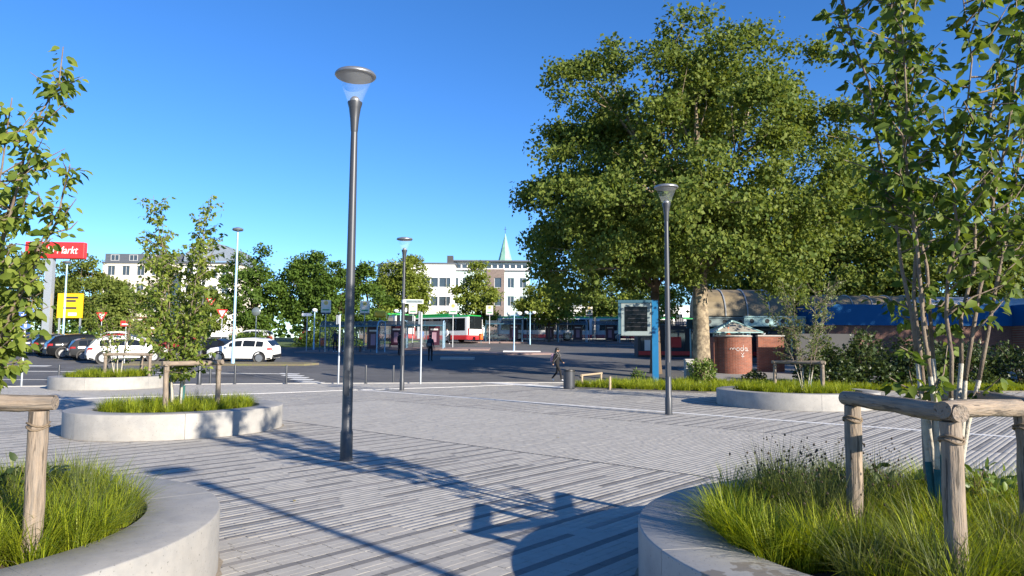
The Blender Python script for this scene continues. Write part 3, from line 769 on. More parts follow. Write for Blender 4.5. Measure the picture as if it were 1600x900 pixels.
def leafy(name, label, loc, rad, h, n, leaf, mat, seed, group=None, cat='plant', stems=10):
    """low plant or shrub: stems from the foot, leaves through a dome"""
    r = np.random.default_rng(seed); root = thing(name, label, cat, loc, 0, group)
    mb = MB()
    for k in range(stems):
        a = r.random() * 2 * PI; q = rad * r.uniform(.2, .8); e = Vector((math.cos(a) * q, math.sin(a) * q, h * r.uniform(.5, .85)))
        mb.tube([(0, 0, -.05), (e.x * .4, e.y * .4, e.z * .55), e], [.012 + h * .008, .008 + h * .005, .004], 5, caps=False)
    mb.build('stems', M['bark'], root)
    d = unit(n, r); d[:, 2] = np.abs(d[:, 2]) * 1.0 - .12
    lump = 1 + .22 * np.sin(d[:, 0] * 6 + seed) * np.sin(d[:, 1] * 5 + seed * 2) + .12 * np.sin(d[:, 2] * 9 + seed)
    P = d * np.array([rad, rad, h]) * (lump * (.45 + .55 * r.random(n) ** .5))[:, None]; P[:, 2] = np.maximum(P[:, 2], .02)
    D_ = d * .8 + r.normal(size=P.shape) * .6; N_ = d * .4 + np.array([0, 0, .6]) + r.normal(size=P.shape) * .5
    stuff(leaf_cloud('foliage', P, D_, N_, leaf * r.uniform(.6, 1.25, n), mat, root, 'leaf' if leaf < .12 and n < 1500 else 'card'))
    return root
leafy('leafy_plant', 'dark leafy perennial left of the teal tree sleeve', (2.75, 5.75, .38), .38, .42, 380, .085, M['leaf_dark'], 71)
leafy('leafy_plant', 'green leafy perennial behind the front log post, right of it', (3.55, 5.6, .38), .42, .5, 420, .08, M['leaf_bush'], 72)
leafy('leafy_plant', 'leafy perennial at the left picture edge below the rail', (-3.85, 5.75, .38), .4, .45, 380, .085, M['leaf_dark'], 73)
# bed beyond the plaza
r_ = np.random.default_rng(77); tf = []
for _ in range(900):
    x = r_.uniform(2.7, 26); f0 = float(np.interp(x, [2.6, 4.2, 7.4, 10.5, 14.5, 26], [29.9, 28.8, 27.2, 27.4, 28.6, 29.4])); b0 = float(np.interp(x, [2.6, 3.2, 5.2, 9, 15, 26], [30.2, 31.6, 34.2, 35.0, 33.6, 33]))
    y = f0 + .12 + (b0 - f0 - .2) * r_.random() ** 1.6
    tf.append((x, y, .03, 34, r_.uniform(.28, .48) * (1.0 if x < 11 else .85), .12, .75, .008))
stuff(blades('bed_grass', tf, M['grass'], 78), 'strip of bright green grass along the far edge of the plaza', 'grass')

# darker and dry tufts mixed in, and a few leaves blown onto the paving
for i, sd, lab in ((0, 81, 'bottom left planter'), (1, 82, 'bottom right planter')):
    stuff(blades('mixed_grass', tufts_in(i, 55, sd, .42, 90, .8, .0028), M['grass_dark'], sd), 'darker olive grass tufts in the ' + lab, 'grass')
    stuff(blades('dry_grass', tufts_in(i, 45, sd + 10, .40, 22, 1.2, .0024), M['grass_dry'], sd + 10), 'dry straw blades in the ' + lab, 'grass')
me = bpy.data.meshes.new('fallen_leaf'); me.from_pydata([tuple(v) for v in LEAF_V], [], [tuple(t) for t in LEAF_T]); me.materials.append(M['grass_dry']); me.update()
for x, y, a, s_, lab in [(-2.35, 7.9, .4, .07, 'pale fallen leaf left of the long pole shadow'), (-2.2, 7.3, 2.1, .05, 'small pale leaf nearest the manhole cover'), (-.5, 6.7, 1.2, .05, 'small dry leaf right of the pole shadow'), (.35, 8.2, 3.0, .06, 'dry leaf at the edge of the tree shadow'), (-1.1, 9.2, 5.0, .06, 'dry leaf right of the tall lamp foot'), (.9, 13.5, .9, .08, 'dry leaf on the plain middle paving')]:
    o = bpy.data.objects.new('fallen_leaf', me); COL.objects.link(o); o.location = (x, y, .012); o.rotation_euler = (.15, .1, a); o.scale = (s_,) * 3; tag(o, lab, 'leaf', 'dry leaves blown onto the paving')
# ------------------------------------------------------------------ large trees
big_tree('plane_tree', 'huge round plane tree with mottled pale trunk, tallest tree in the picture', (9.45, 35.6, .03),
    [(-.5, 0, 10.6, 6.0, 6.8, 5.6), (-1.6, 0, 14.3, 3.3, 4, 3.1), (3.1, .5, 14.4, 3.0, 3.6, 3.2), (-5.3, 0, 13.9, 2.1, 3, 2.5), (-5.9, 0, 9.4, 2.3, 3.6, 3.2), (-6.2, -.5, 6.2, 2.2, 2.6, 1.6), (5.0, 0, 9.6, 2.9, 4.5, 4.4), (3.5, 1, 6.6, 2.8, 3, 1.7), (0, -3.4, 7.0, 3.6, 3.0, 1.9), (-4, -3, 7.4, 2.6, 2.6, 1.8)],
    M['leaf_plane'], M['bark_plane'], 101, .45, 4.8, 2150, 54, .195, .34, limbs=30, inner=.55, bough=1.25, perb=11)
big_tree('plane_tree', 'shaded plane tree behind the display board, dark straight trunk', (8.1, 40.2, .2),
    [(-3.2, 0, 7.4, 3.6, 3.6, 2.4), (-.5, 0, 9.5, 4, 4, 3.2), (-5.0, 1, 6.2, 2.3, 2.6, 1.5), (1.5, 0, 7.2, 2.8, 3, 2)],
    M['leaf_plane'], M['bark'], 102, .30, 4.6, 700, 44, .22, .34, limbs=14, inner=.5, bough=1.1, perb=10)
def std_tree(label, x, y, top, hw, mat, seed, group, n=170, per=46, leaf=.34, base=.16, name='tree', bark='bark', extra=(), spread=.55, tr=None):
    z0 = tz(y); h = top - z0; cb = h * base
    cz = (h + cb) / 2; rz_ = (h - cb) / 2
    r = random.Random(seed)
    lob = [(0, 0, cz * .92, hw * .92, hw * .9, rz_ * .86), (r.uniform(-.2, .2) * hw, 0, h - rz_ * .55, hw * .62, hw * .6, rz_ * .55),
           (-hw * .48, 0, cz * .86, hw * .55, hw * .6, rz_ * .5), (hw * .48, -.2 * hw, cz * .95, hw * .54, hw * .6, rz_ * .5), (hw * .1, -.4 * hw, cz * .6, hw * .6, hw * .5, rz_ * .38)]
    lob += list(extra)
    return big_tree(name, label, (x, y, z0 - .05), lob, mat, M[bark], seed, tr or .12 + h * .014, max(h * .28, 1.5), int(n * 1.35), int(per * .8), leaf * .85, spread * .72, group, limbs=9, inner=.5, bough=hw * .26, perb=7)
GR = 'dark green trees behind the car park and bus stops'
std_tree('broad dark green tree right of the pale blue lamp pole', -27.3, 75, 11.6, 3.1, M['leaf_lime'], 111, GR, 230)
std_tree('tallest dark green tree of the row left of the tall lamp', -22.0, 76, 12.3, 2.8, M['leaf_lime'], 112, GR, 240)
std_tree('narrow dark green tree just left of the tall lamp post', -18.7, 75, 11.0, 2.1, M['leaf_lime'], 113, GR, 160)
std_tree('dark green tree just right of the tall lamp post', -15.6, 76, 10.5, 2.0, M['leaf_lime'], 114, GR, 160)
std_tree('light green tree in front of the white building with rounded corner', -13.8, 88, 13.2, 3.5, M['leaf_light'], 115, 'light green street trees by the bus stops', 380)
std_tree('pointed light green tree in front of the brick strip facade', -4.4, 89, 12.3, 2.1, M['leaf_light'], 116, 'light green street trees by the bus stops', 210, extra=[(-2.6, 0, 4.3, 1.6, 1.8, 2.3), (1.6, 0, 4.6, 1.5, 1.8, 2.4)])
std_tree('slim street tree by the right-hand bus shelters, left of the plane tree', 4.3, 82, 9.3, 3.2, M['leaf_light'], 117, 'light green street trees by the bus stops', 190, base=.42, tr=.14)
std_tree('pale-trunked street tree seen between display board and plane trunk', 16.2, 84, 9.6, 3.2, M['leaf_light'], 118, 'light green street trees by the bus stops', 150, base=.45, tr=.16, bark='bark_plane')
GL = 'olive green trees beyond the car park'
std_tree('olive tree below the right end of the red advertising sign', -51.0, 86, 12.2, 3.2, M['leaf_olive'], 121, GL, 200)
std_tree('olive tree behind the sign pylon', -58.0, 90, 12.0, 3.6, M['leaf_olive'], 122, GL, 200)
std_tree('tall olive tree at the far left edge', -60.5, 84, 15.2, 4.2, M['leaf_olive'], 123, GL, 240)
std_tree('small olive tree in front of the cream apartment block', -38.0, 70, 7.2, 2.3, M['leaf_olive'], 124, GL, 150)
std_tree('low olive tree right of the yield signs', -31.6, 73, 7.6, 2.2, M['leaf_olive'], 125, GL, 130)
std_tree('thin olive tree left of the cream apartment block', -45.6, 80, 9.8, 2.5, M['leaf_olive'], 126, GL, 150)
GRR = 'trees behind the blue fascia building'
std_tree('tall olive tree rising right behind the big plane tree', 28.4, 61, 19.0, 5.8, M['leaf_plane'], 131, GRR, 480, 50, .36, spread=.7)
std_tree('wide olive tree above the blue fascia', 35.8, 60, 14.4, 6.2, M['leaf_plane'], 132, GRR, 440, 50, .36, spread=.7)
std_tree('olive tree at the right picture edge behind the blue fascia', 45.5, 60, 13.9, 6.2, M['leaf_plane'], 133, GRR, 420, 50, .36, spread=.7)
std_tree('shaded tree behind the barrel roof canopy', 22.0, 66, 14.0, 5.2, M['leaf_plane'], 134, GRR, 380, 50, .36, spread=.7)
std_tree('olive tree filling the gap above the barrel vault canopy', 28.5, 70, 13.5, 6.0, M['leaf_plane'], 138, GRR, 420, 50, .38, spread=.7)
std_tree('dark tree between plane trunk and canopy', 14.5, 104, 12.6, 5.5, M['leaf_plane'], 135, GRR, 260, 46, .42, spread=.7)
std_tree('tall unseen tree added to shade the blue fascia building, beyond the right edge of the picture', 41, 27.5, 16, 6.5, M['leaf_plane'], 136, GRR, 330, 50, .4, spread=.8)  # unseen tree, added out of frame so its shadow falls on the blue fascia
std_tree('second unseen tree added to shade the blue fascia building, beyond the right edge of the picture', 50, 34, 16, 6.5, M['leaf_plane'], 137, GRR, 330, 50, .4, spread=.8)  # also added out of view, widens the shade over the fascia building
# a far belt of trees closes the horizon
r_ = np.random.default_rng(140); P = np.stack([r_.uniform(-190, 190, 9000), r_.uniform(190, 215, 9000), 2.5 + 9 * r_.random(9000) ** .7], 1)
P[:, 2] *= 1 + .25 * np.sin(P[:, 0] * .11) * np.sin(P[:, 0] * .043)
stuff(leaf_cloud('far_trees', P, r_.normal(size=P.shape), np.array([0, -.4, .6]) + r_.normal(size=P.shape) * .5, r_.uniform(1.0, 2.2, 9000), M['leaf_lime']), 'far belt of trees on the skyline', 'trees')
# hedges and shrubs
GS = 'dark shrubs in front of the blue fascia building'
for k, (x, y, rad, h) in enumerate([(14.0, 31.9, 1.2, 2.2), (15.9, 32.3, 1.45, 2.45), (18.1, 32.0, 1.5, 2.35), (20.4, 32.4, 1.6, 2.2), (23.0, 32.2, 1.7, 2.3)]):
    leafy('shrub', ['leftmost glossy dark shrub right of the grey wall', 'tallest dark shrub below the blue fascia', 'dark shrub behind the front corner of the log rails', 'dark shrub behind the multi-stemmed tree', 'dark shrub at the right picture edge'][k], (x, y, .03), rad, h, 3800, .16, M['leaf_dark'], 150 + k, GS, 'shrub', 14)
leafy('shrub', 'bright green bush growing at the foot of the plane tree trunk', (9.15, 34.3, .04), .75, 1.35, 1500, .12, M['leaf_bush'], 160, None, 'shrub')
leafy('shrub', 'small green tuft bush below the display board', (6.0, 34.0, .03), .35, .8, 420, .10, M['leaf_bush'], 161, None, 'shrub')
leafy('shrub', 'low dark shrub at the foot of the brick booth', (12.3, 36.2, .05), .6, .6, 600, .12, M['leaf_dark'], 162, None, 'shrub')
GH = 'low hedges behind the car park'
for k, (x, y, rad, h, lab) in enumerate([(-36.5, 62, 2.2, 1.5, 'low hedge behind the white estate car'), (-30, 66, 2.4, 1.4, 'hedge beneath the yield signs'), (-24.5, 67, 2.2, 1.5, 'green hedge right of the pale blue lamp'), (-19.4, 70, 1.8, 1.9, 'leafy hedge left of the orange litter bins'), (-47, 64, 3, 1.6, 'hedge behind the row of dark cars'), (-54, 68, 3.2, 1.7, 'hedge at the far left behind the dark cars'), (-16.6, 72, 1.6, 1.2, 'low bush behind the nearest bus shelter')]):
    leafy('hedge', lab, (x, y, tz(y)), rad, h, 1500, .26, M['leaf_bush'] if k in (2, 3) else M['leaf_lime'], 170 + k, GH, 'hedge')

# ------------------------------------------------------------------ buildings
def facade(mb, w, h, ops, depth=.22, m=0, y=0.):
    """wall in the xz plane facing -y with real openings (x0, x1, z0, z1) and reveals"""
    xs = sorted(set([-w / 2, w / 2] + [o[0] for o in ops] + [o[1] for o in ops])); zs = sorted(set([0, h] + [o[2] for o in ops] + [o[3] for o in ops]))
    for a, b in zip(xs[:-1], xs[1:]):
        for c, d in zip(zs[:-1], zs[1:]):
            if any(o[0] - 1e-6 <= a and b <= o[1] + 1e-6 and o[2] - 1e-6 <= c and d <= o[3] + 1e-6 for o in ops): continue
            mb.quad((a, y, c), (b, y, c), (b, y, d), (a, y, d), m)
    for (a, b, c, d) in ops:
        q = y + depth
        mb.quad((a, y, c), (a, y, d), (a, q, d), (a, q, c), m); mb.quad((b, y, c), (b, q, c), (b, q, d), (b, y, d), m)
        mb.quad((a, y, d), (b, y, d), (b, q, d), (a, q, d), m); mb.quad((a, y, c), (a, q, c), (b, q, c), (b, y, c), m)
def window(root, a, b, c, d, y, bars=1, frame=None, pane=None):
    f = MB(); t = .07
    f.box(((a + b) / 2, y, c + t / 2), (b - a, .06, t)); f.box(((a + b) / 2, y, d - t / 2), (b - a, .06, t))
    f.box((a + t / 2, y, (c + d) / 2), (t, .06, d - c - 2 * t)); f.box((b - t / 2, y, (c + d) / 2), (t, .06, d - c - 2 * t))
    for k in range(bars): f.box((lerp(a, b, (k + 1) / (bars + 1)), y, (c + d) / 2), (t * .8, .055, d - c - 2 * t))
    o = f.build('window', frame or M['winframe'], root)
    MB().quad((a, y + .02, c), (b, y + .02, c), (b, y + .02, d), (a, y + .02, d)).build('pane', pane or M['winglass'], o)
    return o
def grid_ops(x0, x1, nx, z0, dz, nz, ww, wh):
    return [(x - ww / 2, x + ww / 2, z0 + k * dz, z0 + k * dz + wh) for k in range(nz) for x in [lerp(x0, x1, (i + .5) / nx) for i in range(nx)]]
def block(name, label, loc, rz, w, dep, h, ops, mat, roofm, bars=1, roof_t=.25, cat='building', over=.15):
    root = thing(name, label, cat, loc, rz)
    mb = MB(); facade(mb, w, h, ops)
    mb.quad((-w / 2, 0, 0), (-w / 2, 0, h), (-w / 2, dep, h), (-w / 2, dep, 0)); mb.quad((w / 2, 0, 0), (w / 2, dep, 0), (w / 2, dep, h), (w / 2, 0, h))
    mb.quad((-w / 2, dep, 0), (-w / 2, dep, h), (w / 2, dep, h), (w / 2, dep, 0))
    mb.build('wall', mat, root)
    MB().box((0, dep / 2, h + roof_t / 2), (w + 2 * over, dep + 2 * over, roof_t)).build('roof', roofm, root)
    for (a, b, c, d) in ops: window(root, a, b, c, d, .2, bars)
    return root
# cream apartment block on the left
g = tz(110)
ops = grid_ops(-10.3, 10.3, 9, 3.9, 2.75, 3, 1.25, 1.5)
ap = block('apartment_building', 'long cream apartment block with grey barrel roof behind the left trees', (-53.2, 110, g), 0, 20.8, 11, 11.3, ops, M['render_cream'], M['dark_roof'])
for k in range(5):
    MB().box((0, -.02, .35 + k * .62), (20.84, .08, .30)).build('brick_band', M['brick_red'], ap)
mb = MB()
for i in range(13):
    t = PI * i / 12; mb.v.append((10.4 - 4.1 + 4.1 * math.cos(t), -.3, 11.6 + 2.9 * math.sin(t))); mb.v.append((10.4 - 4.1 + 4.1 * math.cos(t), 9, 11.6 + 2.9 * math.sin(t)))
for i in range(12): mb.f.append((2 * i, 2 * i + 1, 2 * i + 3, 2 * i + 2)); mb.m.append(0)
mb.f.append(tuple(2 * i for i in range(12, -1, -1))); mb.m.append(0)
bar = mb.build('barrel_roof', M['metal_roof'], ap)
for i in range(11):
    t = PI * (i + 1) / 12; MB().box((6.3 + 4.13 * math.cos(t), 4.3, 11.6 + 2.93 * math.sin(t)), (.06, 9.3, .1), ry=-t + PI / 2).build('seam', M['galv'], bar)
MB().box((-4.4, 4.5, 12.2), (12, 8, 1.3)).build('attic', M['dark_roof'], ap)
for k in range(4): window(ap, -9.5 + k * 2.9, -8.2 + k * 2.9, 11.75, 12.7, .46, 1)
w2 = block('apartment_building', 'pale gabled wing of the apartment block, half hidden by the dark green tree', (-45.6, 106, tz(106)), R(18), 7, 8, 10.4, grid_ops(-3.3, 3.3, 4, 3.6, 2.6, 3, 1.0, 1.4), M['render_white'], M['dark_roof'])
# white building with the rounded grey corner
g = tz(120)
ops = [(-5.2 + a, -5.2 + a + 1.25, z, z + 1.6) for z in (2.2, 5.4, 8.6) for a in (5.2, 6.6, 8.0)] + [(4.0, 4.75, z, z + 1.6) for z in (2.2, 5.4, 8.6)]
wb = block('office_building', 'white office building with rounded grey corner tower behind the trees', (-15.2, 120, g), 0, 10.9, 12, 12.5, ops, M['render_white'], M['dark_roof'], 0)
cyl = MB().lathe([(3.0, 0), (3.0, 8.2), (2.94, 8.2), (2.94, 9.9), (3.0, 9.9), (3.0, 12.3), (3.15, 12.3), (3.15, 12.65), (.01, 12.65)], 36, (-5.0, 2.6, 0)).build('corner_tower', M['metal_roof'], wb, smooth='auto')
for k in range(7):
    t = PI * (1.08 + k * .12); MB().box((-5.0 + 2.96 * math.cos(t), 2.6 + 2.96 * math.sin(t), 9.05), (.9, .06, 1.6), rz=t + PI / 2).build('pane', M['winglass'], cyl)
MB().box((4.6, 1.2, 13.3), (1.0, 1.2, 1.5)).build('chimney', M['concrete_wall'], wb)
# mint office block with the brick strip
g = tz(122)
ops = grid_ops(-6.8, -1.4, 3, 2.4, 3.15, 3, 1.1, 1.7) + grid_ops(2.6, 6.8, 2, 2.4, 3.15, 3, 1.15, 1.7)
mo = block('office_building', 'mint and white office block with grey-brown brick strip and glazed top storey', (-3.9, 122, g), 0, 13.8, 12, 11.5, ops, M['mint'], M['dark_roof'])
ms = MB(); facade(ms, 3.1, 11.9, [(-.2, 1.0, 2.4 + 3.15 * k, 4.1 + 3.15 * k) for k in range(3)], .2, y=-.25)
o = ms.build('brick_strip', M['brick_grey'], mo); o.location = (1.05, 0, 0)
for k in range(3): window(mo, .85, 2.05, 2.4 + 3.15 * k, 4.1 + 3.15 * k, -.08, 0)
at_ops = [(-6.0 + k * 1.05, -5.1 + k * 1.05, .35, 1.05) for k in range(12)]
ms = MB(); facade(ms, 13.4, 1.5, at_ops, .12); ms.quad((-6.7, 0, 0), (-6.7, 0, 1.5), (-6.7, 8, 1.5), (-6.7, 8, 0)); ms.quad((6.7, 0, 0), (6.7, 8, 0), (6.7, 8, 1.5), (6.7, 0, 1.5))
o = ms.build('top_storey', M['render_white'], mo); o.location = (.1, .9, 11.75)
for (a, b, c, d) in at_ops: window(mo, a + .1, b + .1, c + 11.75, d + 11.75, 1.02, 0)
MB().box((.1, 4.4, 13.36), (14.6, 9.0, .22)).build('roof_slab', M['dark_roof'], mo)
# church
ch = thing('church', 'church tower with pointed green copper spire behind the offices', 'church', (-1.6, 160, tz(160)))
MB().box((0, 0, 8.4), (3.0, 3.0, 17.0)).build('tower', M['brick_grey'], ch)
MB().lathe([(1.9, 16.9), (1.45, 18.0), (.75, 20.9), (.05, 23.8)], 8).build('spire', M['copper'], ch)
MB().tube([(0, 0, 23.7), (0, 0, 25.4)], .05, 6).box((0, 0, 24.8), (.7, .06, .07)).build('cross', M['anthracite'], ch)
# low white hall far right behind the buses
hl = block('hall_building', 'low white hall with ribbon windows far behind the right-hand bus shelters', (16.5, 118, tz(118)), 0, 26, 10, 5.4, [(-12.4 + k * 3.1, -9.9 + k * 3.1, 2.6, 4.2) for k in range(8)], M['render_white'], M['galv'], 1)

# right-hand station building: brick base, blue fascia, barrel skylights
sb = thing('station_building', 'low brick building with wide blue fascia and barrel skylights on the right', 'building', (25.6, 45, tz(45)))
MB().box((0, 5, 1.3), (12, 10, 2.75)).build('brick_wall', M['brick_dark'], sb)
MB().box((0, 5, 3.3), (12.25, 10.3, 1.32)).build('blue_fascia', M['blue_fascia'], sb)
MB().box((7.6, 3.2, 1.3), (3.2, 10, 2.75)).build('brick_wall', M['brick_red'], sb)
MB().box((7.65, 3.2, 3.3), (3.45, 10.3, 1.3)).build('blue_fascia', M['blue_fascia'], sb)
for k in range(2): window(sb, 6.6 + k * 1.3, 7.5 + k * 1.3, 1.0, 2.3, -1.83, 1)
def barrel(mb, x0, x1, rad, z, y, hgt, n=12, m=0):
    for i in range(n):
        t0, t1 = PI * i / n, PI * (i + 1) / n
        p = lambda t: (y - rad * math.cos(t), z + hgt * math.sin(t))
        a, b = p(t0), p(t1); mb.quad((x0, *a), (x1, *a), (x1, *b), (x0, *b), m)
    for x in (x0, x1): mb.add([(x, y - rad * math.cos(PI * i / n), z + hgt * math.sin(PI * i / n)) for i in range(n + 1)], [tuple(range(n + 1))], m)
def rib(mb, x, rad, z, y, hgt, th=.05, n=12):
    pts = [(x, y - rad * math.cos(PI * i / n), z + hgt * math.sin(PI * i / n)) for i in range(n + 1)]; mb.tube(pts, th, 5)
for k in range(5):
    mb = MB(); barrel(mb, -6 + k * 1.3, -4.72 + k * 1.3, 1.3, 3.95, 2.6, .75); o = mb.build('skylight', M['acrylic'], sb, smooth='auto')
    mb = MB(); rib(mb, -6 + k * 1.3 + 1.29, 1.33, 3.95, 2.6, .78, .03); mb.build('rib', M['galv'], o)
mb = MB()
for k in range(60):
    x = 2.0 + k * .11; barrel(mb, x, x + .06, 1.5, 3.95, 3.2, .72 + .03, 8); barrel(mb, x + .06, x + .11, 1.5, 3.95, 3.2, .70, 8)
stuff(mb.build('corrugated_vault', M['corrugated'], sb))
M['girder_grey'] = pm('girder_paint', (.14, .19, .20), .5, var=.1)
# barrel vault canopy of the station entrance on mint steel
cn = thing('station_canopy', 'brown acrylic barrel vault canopy on mint green steel beams', 'canopy', (17.6, 48.5, tz(48.5)))
for k in range(4):
    x = -4.5 + k * 1.5; mb = MB(); barrel(mb, x, x + 1.48, 2.0, 3.15, 2, 1.95); o = mb.build('vault_panel', M['acrylic'], cn, smooth='auto')
    mb = MB(); rib(mb, x + 1.49, 2.03, 3.15, 2, 1.98, .05); mb.build('rib', M['galv'], o)
def beam(x0, x1, y, z, root, mat):
    mb = MB(); mb.box(((x0 + x1) / 2, y, z + .29), (x1 - x0, .2, .08)); mb.box(((x0 + x1) / 2, y, z - .29), (x1 - x0, .2, .08)); mb.box(((x0 + x1) / 2, y, z), (x1 - x0, .05, .5))
    o = mb.build('girder', mat, root); n = max(2, int((x1 - x0) / 1.0))
    for k in range(n):
        xa = lerp(x0, x1, (k + .5) / n); MB().tube([(xa, y - .03, z), (xa, y - .036, z)], .15, 14).build('round_opening', M['black'], o)
beam(-4.7, 1.6, -.1, 2.75, cn, M['girder_grey']); beam(-2.3, 1.75, -1.6, 2.75, cn, M['mint_steel']); beam(-4.7, 1.6, 4.1, 2.75, cn, M['steel_blue'])
for (x, y) in [(-4.4, -.1), (-1.5, -.1), (1.4, -.1), (1.6, -1.6), (-2.1, -1.6), (-4.4, 4.1), (-1.5, 4.1), (1.4, 4.1)]:
    MB().tube([(x, y, -.1), (x, y, 2.42)], .07, 10).build('column', M['mint_steel'], cn, smooth=True)
MB().box((-1.5, 2, 2.25), (6, 3.4, .12)).build('ceiling', M['anthracite'], cn)
kio = thing('kiosk', 'shaded shop front with posters under the barrel vault canopy', 'kiosk', (14.4, 54.4, tz(54.4)))
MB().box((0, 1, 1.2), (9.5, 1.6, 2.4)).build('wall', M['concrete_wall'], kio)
for k in range(5):
    MB().box((-3.8 + k * 1.9, .17, 1.25), (1.5, .06, 1.7)).build('shop_window', M['winglass'], kio)
    MB().box((-3.8 + k * 1.9, .12, .9 + .25 * (k % 2)), (.9, .05, .8)).build('poster', [M['sign_white'], M['sign_red'], M['board_blue'], M['sign_white'], M['maroon']][k], kio)
MB().box((0, .1, .3), (9.4, .08, .3)).build('red_band', M['sign_red'], kio)

# brick booth with glass pyramid roof
bo = thing('brick_booth', 'round red brick booth with glass pyramid roof and white scribbled graffiti', 'booth', (12.6, 40.6, tz(40.6) - .05))
pts = [(1.0 * math.cos(t), 1.0 * math.sin(t)) for t in [PI + PI * k / 20 + .0 for k in range(21)]]
MB().prism(pts + [(1.0, 1.0), (-1.0, 1.0)], 0, 2.08).build('brick_drum', M['brick_drum'] if 'brick_drum' in M else M['brick_red'], bo)
MB().box((-1.02, .55, 1.04), (.3, 1.6, 2.07)).build('brick_pier', M['brick_red'], bo)
MB().lathe([(1.05, 2.08), (1.08, 2.10), (1.08, 2.16), (.9, 2.18)], 28).build('coping', M['kerb'], bo)
apex = (0, .1, 3.0); cor = [(-1.35, -1.0, 2.32), (1.35, -1.0, 2.32), (1.35, 1.2, 2.32), (-1.35, 1.2, 2.32)]
for k in range(4): MB().add([cor[k], cor[(k + 1) % 4], apex], [(0, 1, 2)]).build('glass_pane', M['booth_glass'] if 'booth_glass' in M else M['shelter_roof'], bo)
mb = MB()
for k in range(4): mb.tube([cor[k], apex], .05, 6); mb.tube([cor[k], cor[(k + 1) % 4]], .03, 5)
mb.build('roof_bars', M['mint_steel'], bo)
for c in ((-.85, -.3), (.85, -.3), (.85, .9), (-.85, .9)): MB().tube([(c[0], c[1], 2.1), (c[0], c[1], 2.5)], .05, 6).build('strut', M['mint_steel'], bo)
def scribble(root, paths, rad, z0, sx, m, name='graffiti', off=.012):
    mb = MB()
    for p in paths:
        mb.tube([((rad + off) * math.cos(-PI / 2 + x * sx), (rad + off) * math.sin(-PI / 2 + x * sx), z0 + z) for x, z in p], .012, 4)
    return mb.build(name, m, root)
def arc_path(cx, cz, rx, rz, a0, a1, n=8): return [(cx + rx * math.cos(lerp(a0, a1, k / n)), cz + rz * math.sin(lerp(a0, a1, k / n))) for k in range(n + 1)]
scribble(bo, [arc_path(-.4, 1.36, .07, .1, 0, PI), arc_path(-.26, 1.36, .07, .1, 0, PI), arc_path(-.05, 1.38, .09, .09, 0, 2 * PI), arc_path(.17, 1.38, .08, .09, 0, 2 * PI), [(.26, 1.3), (.25, 1.62)], arc_path(.42, 1.38, .08, .09, 0, 2 * PI), [(.5, 1.48), (.52, 1.28), (.6, 1.32)], [(.1, 1.18), (.2, 1.08), (.3, 1.2)], [(.2, 1.08), (.2, .9)], [(.12, 1.0), (.3, 1.0)]], 1.0, 0, 1.0, M['sign_white'])
bw = thing('brick_wall', 'low red brick wall right of the round booth', 'wall', (15.0, 41.4, tz(41.4)))
MB().box((0, 0, 1.0), (1.5, .3, 2.1)).build('masonry', M['brick_red'], bw); MB().box((0, 0, 2.08), (1.56, .38, .08)).build('coping', M['kerb'], bw)
gw = thing('concrete_wall', 'plain grey wall behind the sapling stakes', 'wall', (17.4, 39.6, tz(39.6)))
for k in range(2): MB().box((-.85 + k * 1.61, 0, 1.1), (1.6, .22, 2.35)).build('panel', M['concrete_wall'], gw)
co = thing('traffic_cone', 'red and white cone standing on top of the brick booth', 'cone', (12.15, 40.0, tz(40.6) + 2.13))
MB().lathe([(.16, 0), (.16, .03), (.11, .03), (.03, .42), (.01, .43)], 14).build('cone_body', M['orange'], co); MB().lathe([(.092, .15), (.068, .26)], 14, caps=False).build('stripe', M['sign_white'], co)
st = thing('stone_marker', 'pale square stone post left of the plane tree trunk', 'stone post', (8.72, 35.2, tz(35.2)))
MB().bbox((0, 0, .55), (.42, .35, 1.1), .03).build('stone', M['kerb'], st); MB().bbox((0, 0, 1.12), (.46, .39, .06), .015).build('cap', M['kerb'], st)
# ------------------------------------------------------------------ lamps
def plaza_lamp(label, x, y):
    root = thing('street_lamp', label, 'street lamp', (x, y, 0), 0, 'conical glass lamps on the plaza')
    MB().lathe([(.092, -.02), (.092, .42), (.078, .46), (.074, 1.6), (.052, 4.9), (.05, 5.0)], 20).build('pole', M['anthracite'], root, smooth='auto')
    MB().lathe([(.098, -.01), (.098, .03), (.094, .035)], 20).build('base_collar', M['anthracite'], root)
    MB().box((0, -.077, 1.15), (.075, .012, .36)).build('service_hatch', M['anthracite'], root)
    nk = MB().lathe([(.05, 4.98), (.056, 5.02), (.068, 5.2), (.09, 5.36), (.112, 5.44), (.112, 5.46), (.09, 5.46)], 24).build('neck', M['anthracite'], root, smooth='auto')
    MB().lathe([(.075, 5.46), (.08, 5.50), (.05, 5.54), (.03, 5.55)], 16).build('lens', M['alu'], nk, smooth=True)
    MB().lathe([(.108, 5.455), (.15, 5.57), (.20, 5.70), (.262, 5.85)], 28, caps=False).build('glass_cone', M['lamp_glass'], root, smooth=True)
    cap = MB().lathe([(.30, 5.86), (.315, 5.875), (.315, 5.895), (.29, 5.925), (.17, 5.955), (.02, 5.965)], 32).build('cap', M['alu'], root, smooth='auto')
    MB().lathe([(.298, 5.858), (.235, 5.885)], 32, caps=False).build('reflector', M['lamp_under'], cap, smooth=True)
    MB().lathe([(.236, 5.882), (.1, 5.868), (.01, 5.862)], 28, caps=False).build('mirror', M['lamp_mirror'] if 'lamp_mirror' in M else M['alu'], cap, smooth=True)
    return root
LL = ['tall dark lamp post standing nearest on the plaza, left of centre', 'dark lamp post in front of the big plane tree', 'lamp post carrying the street name sign', 'lamp post in front of the apartment block, beyond the young trees', 'lamp post beside the right planter, behind the viewer']
lamps = [plaza_lamp(LL[i], *LAMPS[i]) for i in range(5)]
